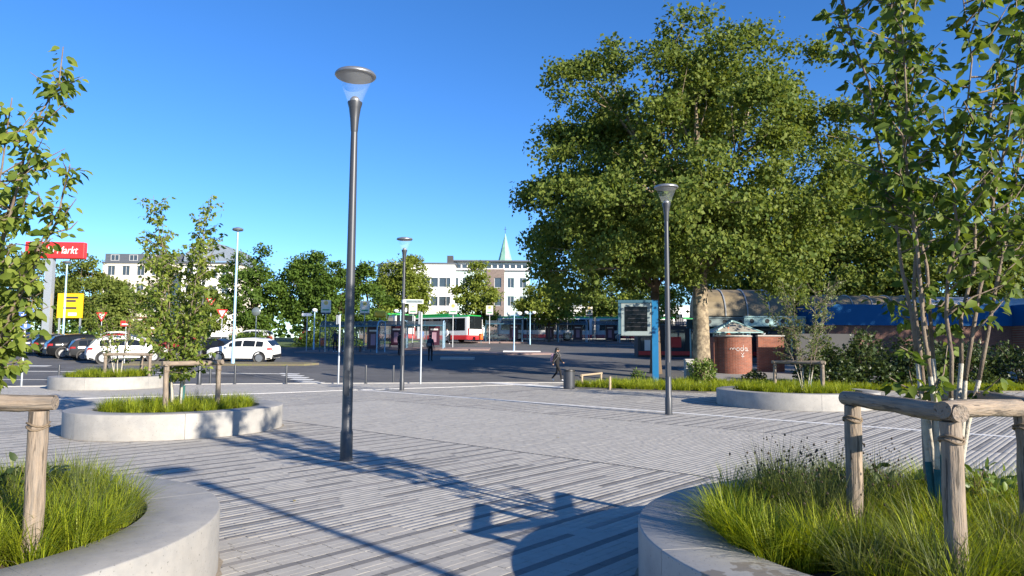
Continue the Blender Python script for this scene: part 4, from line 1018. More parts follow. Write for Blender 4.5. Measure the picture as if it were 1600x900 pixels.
lamps[1].rotation_euler = (0, 0, 0)
def text_obj(s, size, parent, loc, rot, mat, name='lettering', align='CENTER', ext=.002, xs=1., shear=0.):
    cu_ = bpy.data.curves.new(name, 'FONT'); cu_.body = s; cu_.size = size; cu_.extrude = ext; cu_.align_x = align; cu_.align_y = 'CENTER'; cu_.shear = shear
    o = bpy.data.objects.new(name, cu_); COL.objects.link(o); o.data.materials.append(mat); o.parent = parent; o.location = loc; o.rotation_euler = rot; o.scale = (xs, 1, 1)
    bpy.context.view_layer.update(); me = bpy.data.meshes.new_from_object(o.evaluated_get(bpy.context.evaluated_depsgraph_get())); me.name = name
    mo_ = bpy.data.objects.new(name, me); COL.objects.link(mo_); mo_.parent = parent; mo_.location = loc; mo_.rotation_euler = rot; mo_.scale = (xs, 1, 1)
    bpy.data.objects.remove(o)
    return mo_
FR = (R(90), 0, 0)
sn = thing('street_name_sign', 'small white street name plate fixed to the lamp post', 'street sign', (-4.23, 27.71, 3.44), R(6))
MB().box((.42, 0, 0), (.70, .02, .165)).build('plate', M['sign_white'], sn); MB().box((.42, -.002, 0), (.66, .02, .13)).build('print_field', M['board_grey'], sn)
text_obj('Johannes-Rau-Platz', .075, sn, (.42, -.0145, 0), FR, M['sign_dark']); MB().box((.33, 0, -.135), (.22, .015, .09)).build('house_number_plate', M['galv'], sn)
MB().lathe([(.075, -.07), (.075, .07)], 14).build('clamp', M['galv'], sn)
def mast_lamp(label, x, y, top):
    z = tz(y); h = top - z; root = thing('mast_lamp', label, 'street lamp', (x, y, z), 0, 'pale blue mast lamps')
    MB().lathe([(.115, -.05), (.115, 1.1), (.085, 1.15), (.06, h - .2), (.05, h - .15)], 14).build('pole', M['pale_blue'], root, smooth='auto')
    MB().lathe([(.05, h - .2), (.3, h - .14), (.34, h - .07), (.3, h), (.12, h + .06), (.01, h + .07)], 24).build('lamp_head', M['alu'], root, smooth='auto')
    return root
mast_lamp('pale blue mast lamp with flat round head by the white parked car', -17.1, 43.9, 8.95)
mast_lamp('pale blue mast behind the row of dark cars', -35.6, 56.6, 8.3)
def globe_lamp(label, x, y, h, heads):
    root = thing('twin_globe_lamp', label, 'street lamp', (x, y, tz(y)), 0, 'pale blue lamps with white globes at the bus stops')
    MB().lathe([(.08, -.05), (.08, .6), (.055, .65), (.05, h)], 12).build('pole', M['pale_blue'], root, smooth='auto')
    MB().box((0, 0, h - .25), (.9 if heads == 2 else .5, .06, .06)).build('cross_arm', M['pale_blue'], root)
    for sx in ((-.42, .42) if heads == 2 else (.0,)):
        MB().lathe([(.05, h - .28), (.17, h - .22), (.24, h - .12), (.22, h - .03), (.1, h + .04), (.01, h + .05)], 16, (sx, 0, 0)).build('globe', M['sign_white'], root, smooth=True)
    return root
globe_lamp('twin globe lamp on the small white traffic island', .2, 59.6, 3.4, 2)
globe_lamp('twin globe lamp behind the traffic island lamp', 2.0, 78, 3.6, 2)
globe_lamp('single globe lamp left of the first bus stop flag', -17.6, 63.5, 3.6, 1)
globe_lamp('globe lamp between the left bus shelters', -10.4, 66.5, 3.6, 2)

# ------------------------------------------------------------------ bollards, posts, signs
GB = 'slim grey bollards along the plaza edge'
BOL = [(-19.2, 30.4, 'bollard nearest the round blue traffic sign'), (-17.3, 30.6, 'bollard behind the distant planter'), (-12.15, 31.5, 'bollard below the pale blue mast lamp'), (-10.0, 31.85, 'bollard right of the white parked car'), (-6.65, 32.75, 'left one of the two bollards right of the tall lamp'), (-5.45, 33.1, 'right one of the two bollards right of the tall lamp'), (-13.15, 31.3, 'bollard beside the lamp in front of the apartments')]
for x, y, lab in BOL:
    root = thing('bollard', lab, 'bollard', (x, y, 0), 0, GB)
    MB().lathe([(.045, -.05), (.045, .80), (.04, .82), (.01, .825)], 14).build('tube', M['anthracite'], root, smooth='auto'); MB().lathe([(.07, -.01), (.07, .015), (.05, .02)], 14).build('foot_plate', M['anthracite'], root)
def post(root, h, r=.03, m='galv'): return MB().lathe([(r, -.05), (r, h), (r * .6, h + .01)], 12).build('post', M[m], root, smooth='auto')
def disc(root, z, r, y, front, name='disc', rz=0, face=None):
    mb = MB(); mb.tube([(0, y, z), (0, y - .012, z)], r, 24); o = mb.build(name, M['galv'], root)
    f = MB(); f.tube([(0, y - .0125, z), (0, y - .015, z)], r * .97, 24); f.build('face', M[front], o)
    return o
rs_ = thing('traffic_sign', 'round blue traffic sign on a thin grey post at the left road edge', 'traffic sign', (-19.6, 28.7, 0), R(48))
post(rs_, 3.25, .038); d1 = disc(rs_, 2.95, .30, -.045, 'sign_blue')
mb = MB().tube([(-.16, -.064, 2.95 - .12), (0, -.064, 2.95 + .02), (.16, -.064, 2.95 + .15)], .035, 6); mb.build('arrow', M['sign_white'], d1)
rs2 = disc(rs_, 2.5, .21, -.045, 'sign_blue'); MB().box((0, -.062, 2.5), (.08, .004, .26)).build('arrow', M['sign_white'], rs2)
s1 = thing('sign_post', 'white sign post with edge-on plate, left of the two bollards', 'sign post', (-7.75, 32.1, 0))
post(s1, 3.1, .04); MB().box((-.11, 0, 2.87), (.16, .02, .42), rz=R(68)).build('plate', M['galv'], s1); MB().box((-.05, -.03, 2.87), (.05, .05, .38)).build('bracket', M['galv'], s1)
s2 = thing('sign_post', 'white sign post with two edge-on plates, right of the name sign lamp', 'sign post', (-4.12, 32.5, 0))
post(s2, 3.25, .04); MB().box((-.09, 0, 3.0), (.03, .50, .60)).build('plate', M['galv'], s2); MB().box((-.13, -.05, 2.32), (.16, .03, .55), rz=R(60)).build('plate', M['galv'], s2)
def yield_sign(label, x, y, h=2.6, s=.45, rz=0):
    root = thing('yield_sign', label, 'traffic sign', (x, y, tz(y)), rz, 'give way signs at the car park'); post(root, h, .035)
    def tri(k, yy): return [(-k, yy, h + .0 + k * .86 * .66), (k, yy, h + k * .86 * .66), (0, yy, h - k * 1.15)]
    for nm, k, yy, mt in (('plate', s, -.05, 'sign_red'), ('inner_field', s * .62, -.066, 'sign_white')):
        a = tri(k, yy); b = [(p[0], yy + .012, p[2]) for p in a]; MB().loft([a, b], True, True).build(nm, M[mt], root)
yield_sign('red and white give way triangle left of the apartment block base', -33.4, 58, 2.9); yield_sign('front give way triangle by the pale blue mast lamp', -23.4, 57.5, 3.2); yield_sign('rear give way triangle by the pale blue mast lamp', -25.6, 60.5, 4.2, .4)
ne = thing('no_entry_sign', 'red sign with white bar above the white parked estate car', 'traffic sign', (-23.6, 43.6, tz(43.6)), 0)
post(ne, 2.75, .035); MB().box((0, -.05, 2.5), (.62, .02, .34)).build('plate', M['sign_red'], ne); MB().box((0, -.062, 2.46), (.46, .02, .08)).build('bar', M['sign_white'], ne)
tm = thing('traffic_mirror', 'round convex mirror on a post behind the give way signs', 'mirror', (-21.0, 58.5, tz(58.5))); post(tm, 3.4, .035)
MB().lathe([(.36, 0), (.36, .04), (.28, .09), (.01, .11)], 24).build('mirror', M['mirror_back'], tm, smooth='auto').matrix_basis = Matrix.Translation((0, -.05, 3.3)) @ Matrix.Rotation(R(90), 4, 'X')
dsn = thing('direction_sign', 'small white arrow board on a post left of the bus stops', 'direction sign', (-17.3, 60.2, tz(60.2))); post(dsn, 3.2, .04)
MB().add([(-.45, -.05, 2.95), (.3, -.05, 2.95), (.48, -.05, 3.07), (.3, -.05, 3.2), (-.45, -.05, 3.2), (-.45, -.03, 2.95), (.3, -.03, 2.95), (.48, -.03, 3.07), (.3, -.03, 3.2), (-.45, -.03, 3.2)], [(0, 1, 2, 3, 4), (9, 8, 7, 6, 5), (0, 5, 6, 1), (1, 6, 7, 2), (2, 7, 8, 3), (3, 8, 9, 4), (4, 9, 5, 0)]).build('board', M['sign_white'], dsn)
# red pylon advertising sign
py_ = thing('pylon_sign', 'red advertising sign with white lettering on a tall steel pylon', 'advertising sign', (-49.5, 75, tz(75)), R(4))
MB().box((.55, 0, 5.2), (.75, .6, 10.4)).build('pylon', M['galv'], py_)
MB().bbox((1.1, -.1, 9.75), (6.0, .7, 1.75), .06).build('sign_box', M['sign_red'], py_)
text_obj('Media Markt', 1.12, py_, (1.2, -.47, 9.72), FR, M['sign_white'], xs=.78, shear=.25, ext=.02)
ys = thing('yellow_sign', 'square yellow direction board with dark lettering bars behind the pale mast', 'direction sign', (-46.9, 75.5, tz(75.5)))
for sx in (-1.1, 1.1): MB().box((sx, .08, 2.4), (.14, .14, 4.8)).build('post', M['galv'], ys)
MB().box((0, 0, 3.9), (2.7, .1, 2.6)).build('board', M['sign_yellow'], ys)
for k, (z, w) in enumerate(((4.75, 1.3), (4.4, 1.0), (3.65, 1.4))): MB().box((.2 - .1 * k, -.055, z), (w, .02, .2)).build('lettering_bar', M['sign_dark'], ys)
MB().box((.3, -.055, 3.0), (.9, .02, .32)).build('white_field', M['sign_white'], ys)

# ------------------------------------------------------------------ bus stop furniture
def shelter(label, x, y, rz, length, h=2.5):
    root = thing('bus_shelter', label, 'bus shelter', (x, y, tz(y) + .1), rz, 'glazed bus shelters with blue steel frames')
    hl_ = length / 2; n = max(2, round(length / 1.4))
    for s in (-1, 1):
        mb = MB(); mb.tube([(s * hl_, -.7, -.1), (s * hl_, -.7, h - .5), (s * hl_, -.45, h - .08), (s * hl_, .1, h), (s * hl_, .75, h - .12)], .05, 6); mb.tube([(s * hl_, .75, -.1), (s * hl_, .75, h - .12)], .045, 6)
        o = mb.build('end_frame', M['pale_blue'] if s > 0 else M['steel_blue'], root)
        MB().box((s * hl_, .08, 1.25), (.015, 1.3, 1.9)).build('end_pane', M['shelter_glass'], o)
    for k in range(n):
        x0, x1 = lerp(-hl_, hl_, k / n) + .03, lerp(-hl_, hl_, (k + 1) / n) - .03
        MB().add([(x0, -.75, h - .42), (x1, -.75, h - .42), (x1, -.45, h - .06), (x0, -.45, h - .06), (x1, .75, h - .08), (x0, .75, h - .08)], [(0, 1, 2, 3), (3, 2, 4, 5)]).build('roof_pane', M['shelter_roof'], root)
        MB().box(((x0 + x1) / 2, .74, 1.2), (x1 - x0, .012, 1.7)).build('back_pane', M['shelter_glass'], root)
        if k: MB().tube([(x0 - .03, .75, -.1), (x0 - .03, .75, h - .1), (x0 - .03, -.45, h - .05), (x0 - .03, -.75, h - .42)], .03, 5).build('roof_bar', M['steel_blue'], root)
    MB().box((0, -.76, h - .45), (length, .06, .12)).build('gutter', M['steel_blue'], root)
    po = MB().box((hl_ - .95, .62, 1.15), (1.0, .1, 1.75)).build('poster_case', M['maroon'], root); MB().box((hl_ - .95, .562, 1.0), (.42, .01, .9)).build('poster', M['cloth_pink'], po); MB().box((hl_ - .95, .563, 1.72), (.7, .01, .14)).build('poster_title', M['sign_white'], po)
    be = MB().box((-.5, .38, .46), (length * .5, .4, .05)).build('bench', M['anthracite'], root); 
    for s in (-1, 1): MB().box((-.5 + s * length * .2, .42, .2), (.06, .3, .47)).build('bench_leg', M['anthracite'], be)
    return root
SH = [(-12.8, 57.3, R(-15), 5.0, 'nearest bus shelter, left of the centre by the tall lamp'), (-11.2, 64.2, R(-8), 3.2, 'bus shelter directly behind the nearest one'), (-7.9, 65.2, 0, 3.4, 'bus shelter in front of the rear-facing bus'), (-.9, 83, 0, 4.2, 'bus shelter left of the twin globe lamps'), (3.6, 83.2, 0, 3.6, 'bus shelter beside the slim street tree'), (7.0, 83.0, 0, 3.4, 'bus shelter right of the slim street tree'), (11.0, 83.2, 0, 3.0, 'bus shelter left of the display board'), (15.0, 83.4, 0, 3.0, 'bus shelter behind the display board post'), (18.6, 83.0, 0, 3.2, 'bus shelter left of the plane trunk')]
for x, y, rz, ln, lab in SH: shelter(lab, x, y, rz, ln)
def flag(label, x, y, z=3.75, w=.78, hgt=1.0):
    root = thing('bus_stop_flag', label, 'bus stop sign', (x, y, tz(y)), 0, 'tall white bus stop flags'); MB().lathe([(.04, -.05), (.04, z - hgt / 2)], 8).build('post', M['galv'], root)
    MB().box((0, 0, z), (w, .06, hgt)).build('panel', M['flag_cream'], root); MB().tube([(0, -.035, z + hgt * .28), (0, -.042, z + hgt * .28)], w * .22, 18).build('roundel', M['flag_roundel'], root)
    t = text_obj('H', w * .30, root, (0, -.05, z + hgt * .28), FR, M['sign_green']); MB().box((.0, -.035, z - hgt * .28), (w * .7, .02, hgt * .1)).build('route_bar', M['sign_green'], root)
    MB().box((0, 0, z - hgt * .58), (w, .07, hgt * .12)).build('foot_band', M['sign_dark'], root)
for x, y, lab in [(-14.9, 57.0, 'leftmost bus stop flag, above the nearest shelter'), (-12.3, 59.5, 'bus stop flag just right of the tall lamp'), (-9.2, 66.2, 'bus stop flag under the street name sign'), (-5.7, 69.0, 'bus stop flag above the bus with red rear'), (-2.5, 80.0, 'bus stop flag in front of the brick strip facade'), (1.3, 84.6, 'bus stop flag beside the twin globe lamps'), (9.2, 84.6, 'bus stop flag above the right-hand shelters')]: flag(lab, x, y)
yb = thing('yellow_roof_sign', 'yellow rounded box sign on a post behind the nearest shelter', 'sign', (-11.4, 61.5, tz(61.5)))
MB().tube([(0, 0, 0), (0, 0, 2.85)], .05, 8).build('post', M['steel_blue'], yb); MB().bbox((0, 0, 3.15), (.95, .5, .58), .12).build('sign_box', M['yellow_box'], yb)
def litter(label, x, y):
    root = thing('litter_bin', label, 'litter bin', (x, y, tz(y)), 0, 'orange litter bins'); MB().tube([(0, .05, -.05), (0, .05, 1.15)], .035, 8).build('post', M['steel_blue'], root)
    MB().lathe([(.19, .45), (.23, .5), (.25, 1.05), (.22, 1.12), (.02, 1.15)], 14, (0, -.2, 0)).build('bin_body', M['orange'], root, smooth='auto'); MB().box((0, -.44, .98), (.26, .02, .09)).build('slot', M['black'], root)
litter('orange litter bin left of the nearest shelter', -15.9, 60.4); litter('orange litter bin at the hedge by the white car', -21.6, 63.8); litter('orange litter bin at the corner of the rear-facing bus', -3.4, 79.0)

# display board
db = thing('display_board', 'blue framed information display board with dark screen', 'display board', (6.6, 34.95, .03), R(-8))
MB().box((.42, 0, 2.0), (.30, .26, 4.0)).build('post', M['board_blue'], db)
MB().box((-.55, -.02, 3.93), (1.64, .30, .14)).build('top_beam', M['steel_blue'], db); MB().box((-1.3, 0, 3.1), (.12, .24, 1.55)).build('side_frame', M['steel_blue'], db)
cb = MB().bbox((-.5, -.02, 3.05), (1.48, .22, 1.62), .03).build('cabinet', M['board_grey'], db)
MB().box((-.5, -.135, 3.08), (1.1, .02, 1.2)).build('screen', M['screen'], cb)
for k in range(5): MB().box((-.5 + .03 * (k % 2), -.147, 3.5 - k * .2), (.98 - .08 * (k % 3), .006, .035)).build('text_line', M['screen_text'], cb)
# waste bin and low rail
wbn = thing('waste_bin', 'dark grey cylindrical waste bin at the edge of the plaza', 'waste bin', (2.36, 29.35, 0))
MB().lathe([(.21, 0), (.235, .02), (.235, .72), (.215, .72), (.20, .3)], 24).build('drum', M['anthracite'], wbn, smooth='auto'); MB().lathe([(.24, .70), (.245, .76), (.23, .79), (.20, .79), (.19, .72)], 24).build('rim', M['black'], wbn, smooth='auto')
lr = thing('low_rail', 'low wooden rail on short posts beside the waste bin', 'rail', (0, 0, .03))
for (x, y) in ((2.95, 30.0), (3.98, 28.95), (4.0, 32.0)): MB().tube([(x, y, -.05), (x, y, .5)], .05, 8).build('post', M['wood_end'], lr)
for a, b in (((2.9, 29.9, .5), (4.05, 32.1, .52)), ((2.86, 30.08, .44), (2.96, 29.9, .44))): MB().tube([a, b], .045, 8).build('rail', M['wood_end'], lr)
# ------------------------------------------------------------------ cars
def ip(tab, x): return float(np.interp(x, [t[0] for t in tab], [t[1] for t in tab]))
SUV = dict(L=4.42, top=[(0, .66), (.04, .98), (.12, 1.12), (.42, 1.42), (.75, 1.53), (1.7, 1.6), (2.4, 1.55), (2.75, 1.40), (3.2, 1.10), (3.45, 1.05), (4.05, .95), (4.3, .80), (4.42, .56)],
           wid=[(0, .62), (.1, .76), (.4, .87), (.9, .92), (3.5, .92), (4.05, .86), (4.3, .74), (4.42, .58)], sh=1.0, wheels=(.82, 3.45), wr=.35, win=[(.62, 1.08), (1.14, 1.92), (2.0, 2.82)], fs=(2.42, 3.12), rs=(.1, .44))
HATCH = dict(L=4.1, top=[(0, .62), (.04, .92), (.10, 1.0), (.36, 1.30), (.7, 1.42), (1.6, 1.47), (2.2, 1.42), (2.6, 1.26), (3.05, .98), (3.3, .93), (3.85, .80), (4.0, .68), (4.1, .5)],
             wid=[(0, .60), (.1, .72), (.4, .83), (.9, .87), (3.2, .87), (3.8, .80), (4.0, .70), (4.1, .55)], sh=.92, wheels=(.75, 3.25), wr=.31, win=[(.55, 1.0), (1.06, 1.75), (1.83, 2.6)], fs=(2.25, 2.95), rs=(.08, .38))
ESTATE = dict(L=4.75, top=[(0, .66), (.05, .98), (.14, 1.1), (.5, 1.48), (.9, 1.6), (1.9, 1.66), (2.7, 1.6), (3.05, 1.42), (3.5, 1.12), (3.75, 1.06), (4.35, .94), (4.62, .8), (4.75, .55)],
              wid=[(0, .64), (.1, .78), (.4, .89), (.9, .94), (3.8, .94), (4.35, .87), (4.6, .76), (4.75, .6)], sh=1.03, wheels=(.9, 3.7), wr=.36, win=[(.7, 1.25), (1.31, 2.15), (2.23, 3.1)], fs=(2.72, 3.42), rs=(.1, .5))
def car(label, spec, paint, x, y, heading, clad=True, rails=False, cat='car', z=None):
    """heading: direction of the nose, radians; origin below the middle of the car"""
    L = spec['L']; root = thing('parked_car', label, cat, (x, y, tz(y) - .02 if z is None else z), heading, 'cars parked beyond the plaza')
    # tilt with the slope
    slope = (tz(y + 2) - tz(y - 2)) / 4
    nrm = Vector((0, -slope, 1)).normalized()
    q = Vector((0, 0, 1)).rotation_difference(nrm); root.rotation_mode = 'QUATERNION'
    root.rotation_quaternion = q @ Euler((0, 0, heading)).to_quaternion()
    sh = spec['sh']
    def ring(xx):
        top = ip(spec['top'], xx); w = ip(spec['wid'], xx); s_ = min(sh + .02 * math.sin(xx), top - .03)
        zb = .22 + .10 * max(0, 1 - xx / .5) + .08 * max(0, 1 - (L - xx) / .5)
        g_ = min(1, max(0, (top - s_ - .03) / .5)); wr_ = lerp(w * .93, w * .70, g_); ze = top - .03 - .05 * g_
        zm = lerp(zb, s_, .55)
        return [(0, zb), (w * .86, zb), (w * .97, zb + .10), (w, zm), (w * .975, s_), (wr_ * 1.03, ze - .02), (wr_ * .94, top - .012), (wr_ * .5, top), (0, top + .006)]
    xs_ = sorted(set([round(L * i / 56, 3) for i in range(57)] + [round(k, 3) for k, _ in spec['top']]))
    rings = []
    for xx in xs_:
        r_ = ring(xx); rings.append([(xx - L / 2, -a, b) for a, b in r_] + [(xx - L / 2, a, b) for a, b in r_[-2:0:-1]])
    MB().loft(rings, True, True).build('body', M[paint], root, smooth='auto')
    def patch(x0, x1, seg, t0, t1, off=.006, n=6, side=0):
        mb = MB()
        for sd_ in ((-1, 1) if side == 0 else (side,)):
            pts = []
            for i in range(n + 1):
                xx = lerp(x0, x1, i / n); r_ = ring(xx); a, b = r_[seg], r_[seg + 1]
                for t in (t0, t1): pts.append((xx - L / 2, sd_ * (lerp(a[0], b[0], t) + off), lerp(a[1], b[1], t) + off * .3))
            mb.add(pts, [(2 * i, 2 * i + 2, 2 * i + 3, 2 * i + 1) if sd_ < 0 else (2 * i, 2 * i + 1, 2 * i + 3, 2 * i + 2) for i in range(n)])
        return mb
    for a, b in spec['win']:
        for sd_ in (-1, 1): patch(a, b, 4, .10, .90, side=sd_).build('window', M['carglass'], root, smooth=True)
    def screen(x0, x1, nm):
        mb = MB(); pts = []; n = 6
        for i in range(n + 1):
            xx = lerp(x0, x1, i / n); r_ = ring(xx); top = ip(spec['top'], xx); hw = r_[5][0] * .9
            for f in (-1, -.5, 0, .5, 1): pts.append((xx - L / 2, f * hw, (top if abs(f) < .9 else r_[6][1] - .0) + .012))
        mb.add(pts, [(i * 5 + j, i * 5 + j + 5, i * 5 + j + 6, i * 5 + j + 1) for i in range(n) for j in range(4)]); mb.build(nm, M['carglass'], root, smooth=True)
    screen(*spec['fs'], 'windscreen'); screen(*spec['rs'], 'rear_window')
    for sd_ in (-1, 1):
        patch(.02, .34, 3, .55, .95, .008, side=sd_).build('tail_light', M['tail'], root); patch(L - .42, L - .08, 3, .5, .92, .008, side=sd_).build('headlight', M['headlamp'], root)
    MB().box((-L / 2 - .004, 0, .72), (.02, .5, .12)).build('number_plate', M['plate'], root); MB().box((L / 2 + .003, 0, .50), (.02, .5, .11)).build('number_plate', M['plate'], root)
    if clad:
        patch(.15, L - .2, 1, .1, 1.0, .010, 20).build('sill_cladding', M['black'], root)
        MB().bbox((-L / 2 + .06, 0, .44), (.16, 1.36, .26), .04).build('rear_bumper', M['black'], root)
    MB().bbox((L / 2 - .05, 0, .48), (.10, 1.1, .20), .03).build('grille', M['black'], root)
    for sd_ in (-1, 1):
        fm = spec['win'][2][1] + .05; MB().bbox((fm - L / 2, sd_ * (ip(spec['wid'], fm) + .09), sh + .08), (.14, .2, .14), .03).build('door_mirror', M[paint], root)
        for hx in (spec['win'][1][0] + .12, spec['win'][2][0] + .12): MB().box((hx - L / 2, sd_ * (ip(spec['wid'], hx) + .002), sh - .10), (.2, .03, .035)).build('door_handle', M[paint], root)
        if rails: MB().tube([(.8 - L / 2, sd_ * .62, ip(spec['top'], .8) + .0), (1.2 - L / 2, sd_ * .62, ip(spec['top'], 1.2) + .05), (2.3 - L / 2, sd_ * .62, ip(spec['top'], 2.3) + .05), (2.7 - L / 2, sd_ * .62, ip(spec['top'], 2.7))], .018, 5).build('roof_rail', M['alu'], root)
    wr = spec['wr']
    for wx in spec['wheels']:
        for sd_ in (-1, 1):
            yy = sd_ * (ip(spec['wid'], wx) - .10)
            wl = MB(); 
            prof = [(wr - .06, -.11), (wr, -.08), (wr, .08), (wr - .06, .11), (wr * .62, .11)]
            wl.lathe(prof, 24); o = wl.build('wheel', M['rubber'], root, smooth='auto'); o.matrix_basis = Matrix.Translation((wx - L / 2, yy, wr)) @ Matrix.Rotation(R(90) * (1 if sd_ < 0 else -1), 4, 'X')
            rm = MB().lathe([(wr * .66, .112), (wr * .60, .10), (wr * .58, .05)], 20)
            for k in range(5): rm.box((wr * .33 * math.cos(k * 2 * PI / 5), wr * .33 * math.sin(k * 2 * PI / 5), .095), (wr * .58, .07, .03), rz=k * 2 * PI / 5)
            rm.lathe([(.07, .07), (.06, .118), (.01, .12)], 10); rm.build('rim', M['rim'], o)
            arch = MB().lathe([(wr + .07, 0), (wr + .07, .016), (wr + .0, .016), (wr - .02, 0)], 26); a_ = arch.build('wheel_arch', M['black'] if clad else M[paint], root); a_.matrix_basis = Matrix.Translation((wx - L / 2, sd_ * (ip(spec['wid'], wx) - .003), wr + .02)) @ Matrix.Rotation(R(90) * (1 if sd_ < 0 else -1), 4, 'X')
    return root
HU = math.atan2(UY, UX)
car('white estate car facing right at the end of the parked row', ESTATE, 'car_white', -24.6, 45.9, HU - .25, True, True)
car('grey hatchback just behind the white estate car', HATCH, 'car_grey', -27.6, 48.2, HU - .12, True)
car('black car third from the right end of the dark parked row', ESTATE, 'car_black', -30.0, 50.2, HU - .12, True)
car('black car with red tail lights in the middle of the dark row', SUV, 'car_black', -32.6, 52.4, HU - .12)
car('dark blue car second from the left of the parked row', HATCH, 'car_blue', -35.6, 54.6, HU - .12)
car('dark blue car at the left end of the parked row', SUV, 'car_blue', -38.6, 56.9, HU - .12)
car('white crossover seen from the side beside the pale blue mast lamp', SUV, 'car_white', -17.3, 46.2, PI - .06, True)
car('black hatchback half hidden behind the lamp, left of the white crossover', HATCH, 'car_black', -21.0, 48.6, PI - .1)
car('red car behind the young tree, left of the white crossover', HATCH, 'car_red', -23.6, 51.0, PI - .1, False)
car('distant white car above the roof of the white estate', HATCH, 'car_white', -36.0, 66.5, .1, False)
car('distant red car behind the black cars', HATCH, 'car_red', -31.5, 58.6, .05, False)
car('distant silver car beneath the apartment block hedge', SUV, 'car_silver', -26.2, 71.5, PI)
car('distant orange-red car at the hedge left of the bus stops', HATCH, 'car_red', -20.6, 76.5, 0, False)

# ------------------------------------------------------------------ buses
def bus(label, x, y, heading, L=12.0, joint=None, emblem=False):
    """low-floor city bus; origin below its middle, nose along heading (+x local)"""
    root = thing('city_bus', label, 'bus', (x, y, tz(y) - .02), heading, 'green white and red city buses')
    W, H, zb = 2.55, 3.02, .28
    def section(zz0, zz1, hw, rad): return None
    def shell(x0, x1, z0, z1, hw, cr, m, nm, par=root, tw=None):
        def rg(xx, k):
            h = hw - k
            return [(xx, -h, z0), (xx, h, z0), (xx, h, z1 - cr), (xx, h - cr * .35, z1 - cr * .25), (xx, h - cr, z1), (xx, -h + cr, z1), (xx, -h + cr * .35, z1 - cr * .25), (xx, -h, z1 - cr)]
        return MB().loft([rg(x0, .10), rg(x0 + .10, .02), rg(x0 + .3, 0), rg(x1 - .3, 0), rg(x1 - .1, .02), rg(x1, .1)], True, True).build(nm, m, par, smooth='auto')
    secs = [(-L / 2, L / 2)] if joint is None else [(-L / 2, joint - .5), (joint + .5, L / 2)]
    for (a, b) in secs:
        bd = shell(a, b, .75, 2.80, W / 2, .04, M['bus_white'], 'body'); shell(a + .01, b - .01, zb, .77, W / 2 + .012, .02, M['bus_red'], 'skirt')
        shell(a + .02, b - .02, 2.79, H, W / 2 - .02, .2, M['bus_green'], 'roof')
        for sd_ in (-1, 1):
            n = max(3, round((b - a - .8) / 1.45))
            for k in range(n):
                xa, xb = lerp(a + .45, b - .45, k / n) + .02, lerp(a + .45, b - .45, (k + 1) / n) - .02
                MB().box(((xa + xb) / 2, sd_ * (W / 2 + .004), 1.98), (xb - xa, .02, 1.38)).build('window', M['carglass'], root)
        n = max(1, round((b - a) / 4))
        MB().bbox(((a + b) / 2, 0, H + .11), ((b - a) * .45, 1.7, .24), .08).build('roof_unit', M['bus_green'], root)
    if joint is not None:
        mb = MB()
        for k in range(9):
            xx = joint - .5 + k * .125; s_ = .06 if k % 2 else 0
            mb.v += [(xx, -W / 2 + .04 + s_, zb + .1), (xx, -W / 2 + .04 + s_, H - .1), (xx, W / 2 - .04 - s_, H - .1), (xx, W / 2 - .04 - s_, zb + .1)]
        for k in range(8):
            for j in range(4): mb.f.append((k * 4 + j, k * 4 + 4 + j, k * 4 + 4 + (j + 1) % 4, k * 4 + (j + 1) % 4)); mb.m.append(0)
        mb.build('bellows', M['cloth_grey'], root)
    a, b = -L / 2, L / 2
    # rear end
    MB().bbox((a - .0, 0, 2.18), (.08, 2.16, 1.45), .03).build('rear_window', M['carglass'], root)
    pn = MB().bbox((a - .0, 0, 1.1), (.10, 2.2, .66), .03).build('engine_panel', M['bus_white'], root)
    if emblem:
        # ring emblem with a numeral on the white rear panel
        rg = MB().tube([(a - .055, .26 * math.cos(t), 1.13 + .26 * math.sin(t)) for t in [2 * PI * q / 20 for q in range(21)]], .018, 5); rg.build('emblem_ring', M['car_grey'], pn)
        text_obj('6', .40, pn, (a - .056, 0, 1.13), (R(90), 0, R(-90)), M['sign_dark'])
        for sx in (-1, 1): MB().box((a - .055, sx * .55, 1.22), (.01, .3, .05)).build('emblem_bar', M['car_grey'], pn)
    MB().bbox((a + .02, 0, .52), (.14, 2.4, .36), .05).build('rear_bumper', M['bus_red'], root)
    for sd_ in (-1, 1): MB().box((a + .045, sd_ * 1.16, 1.15), (.10, .14, .75)).build('tail_light', M['tail'], root)
    # front end
    MB().bbox((b, 0, 1.95), (.08, 2.3, 1.55), .03).build('windscreen', M['carglass'], root); MB().box((b + .03, 0, 2.62), (.05, 1.6, .24)).build('destination_display', M['screen'], root)
    for sd_ in (-1, 1): MB().box((b - .02, sd_ * .95, .72), (.12, .34, .2)).build('headlight', M['headlamp'], root)
    wx = [b - 2.7, a + 3.2] + ([joint + 1.8] if joint is not None else [])
    for q in wx:
        for sd_ in (-1, 1):
            w_ = MB().lathe([(.42, -.14), (.48, -.11), (.48, .11), (.42, .14), (.3, .14)], 22).build('wheel', M['rubber'], root, smooth='auto'); w_.matrix_basis = Matrix.Translation((q, sd_ * (W / 2 - .10), .48)) @ Matrix.Rotation(R(90) * (1 if sd_ < 0 else -1), 4, 'X')
            MB().lathe([(.29, .142), (.2, .10), (.08, .12), (.01, .13)], 16).build('hub', M['rim'], w_, smooth='auto')
            MB().box((q, sd_ * (W / 2 + .003), .62), (1.16, .03, .66)).build('wheel_arch', M['black'], root)
    for q in (b - 1.2, (a + b) / 2 - .2, a + 5.0)[:3]:
        d_ = MB().box((q, -(W / 2 + .012), 1.45), (1.2, .02, 2.2)).build('door', M['carglass'], root); MB().box((q, -(W / 2 + .024), 1.45), (.05, .01, 2.1)).build('door_edge', M['black'], d_)
    return root
HV = math.atan2(UX, -UY)
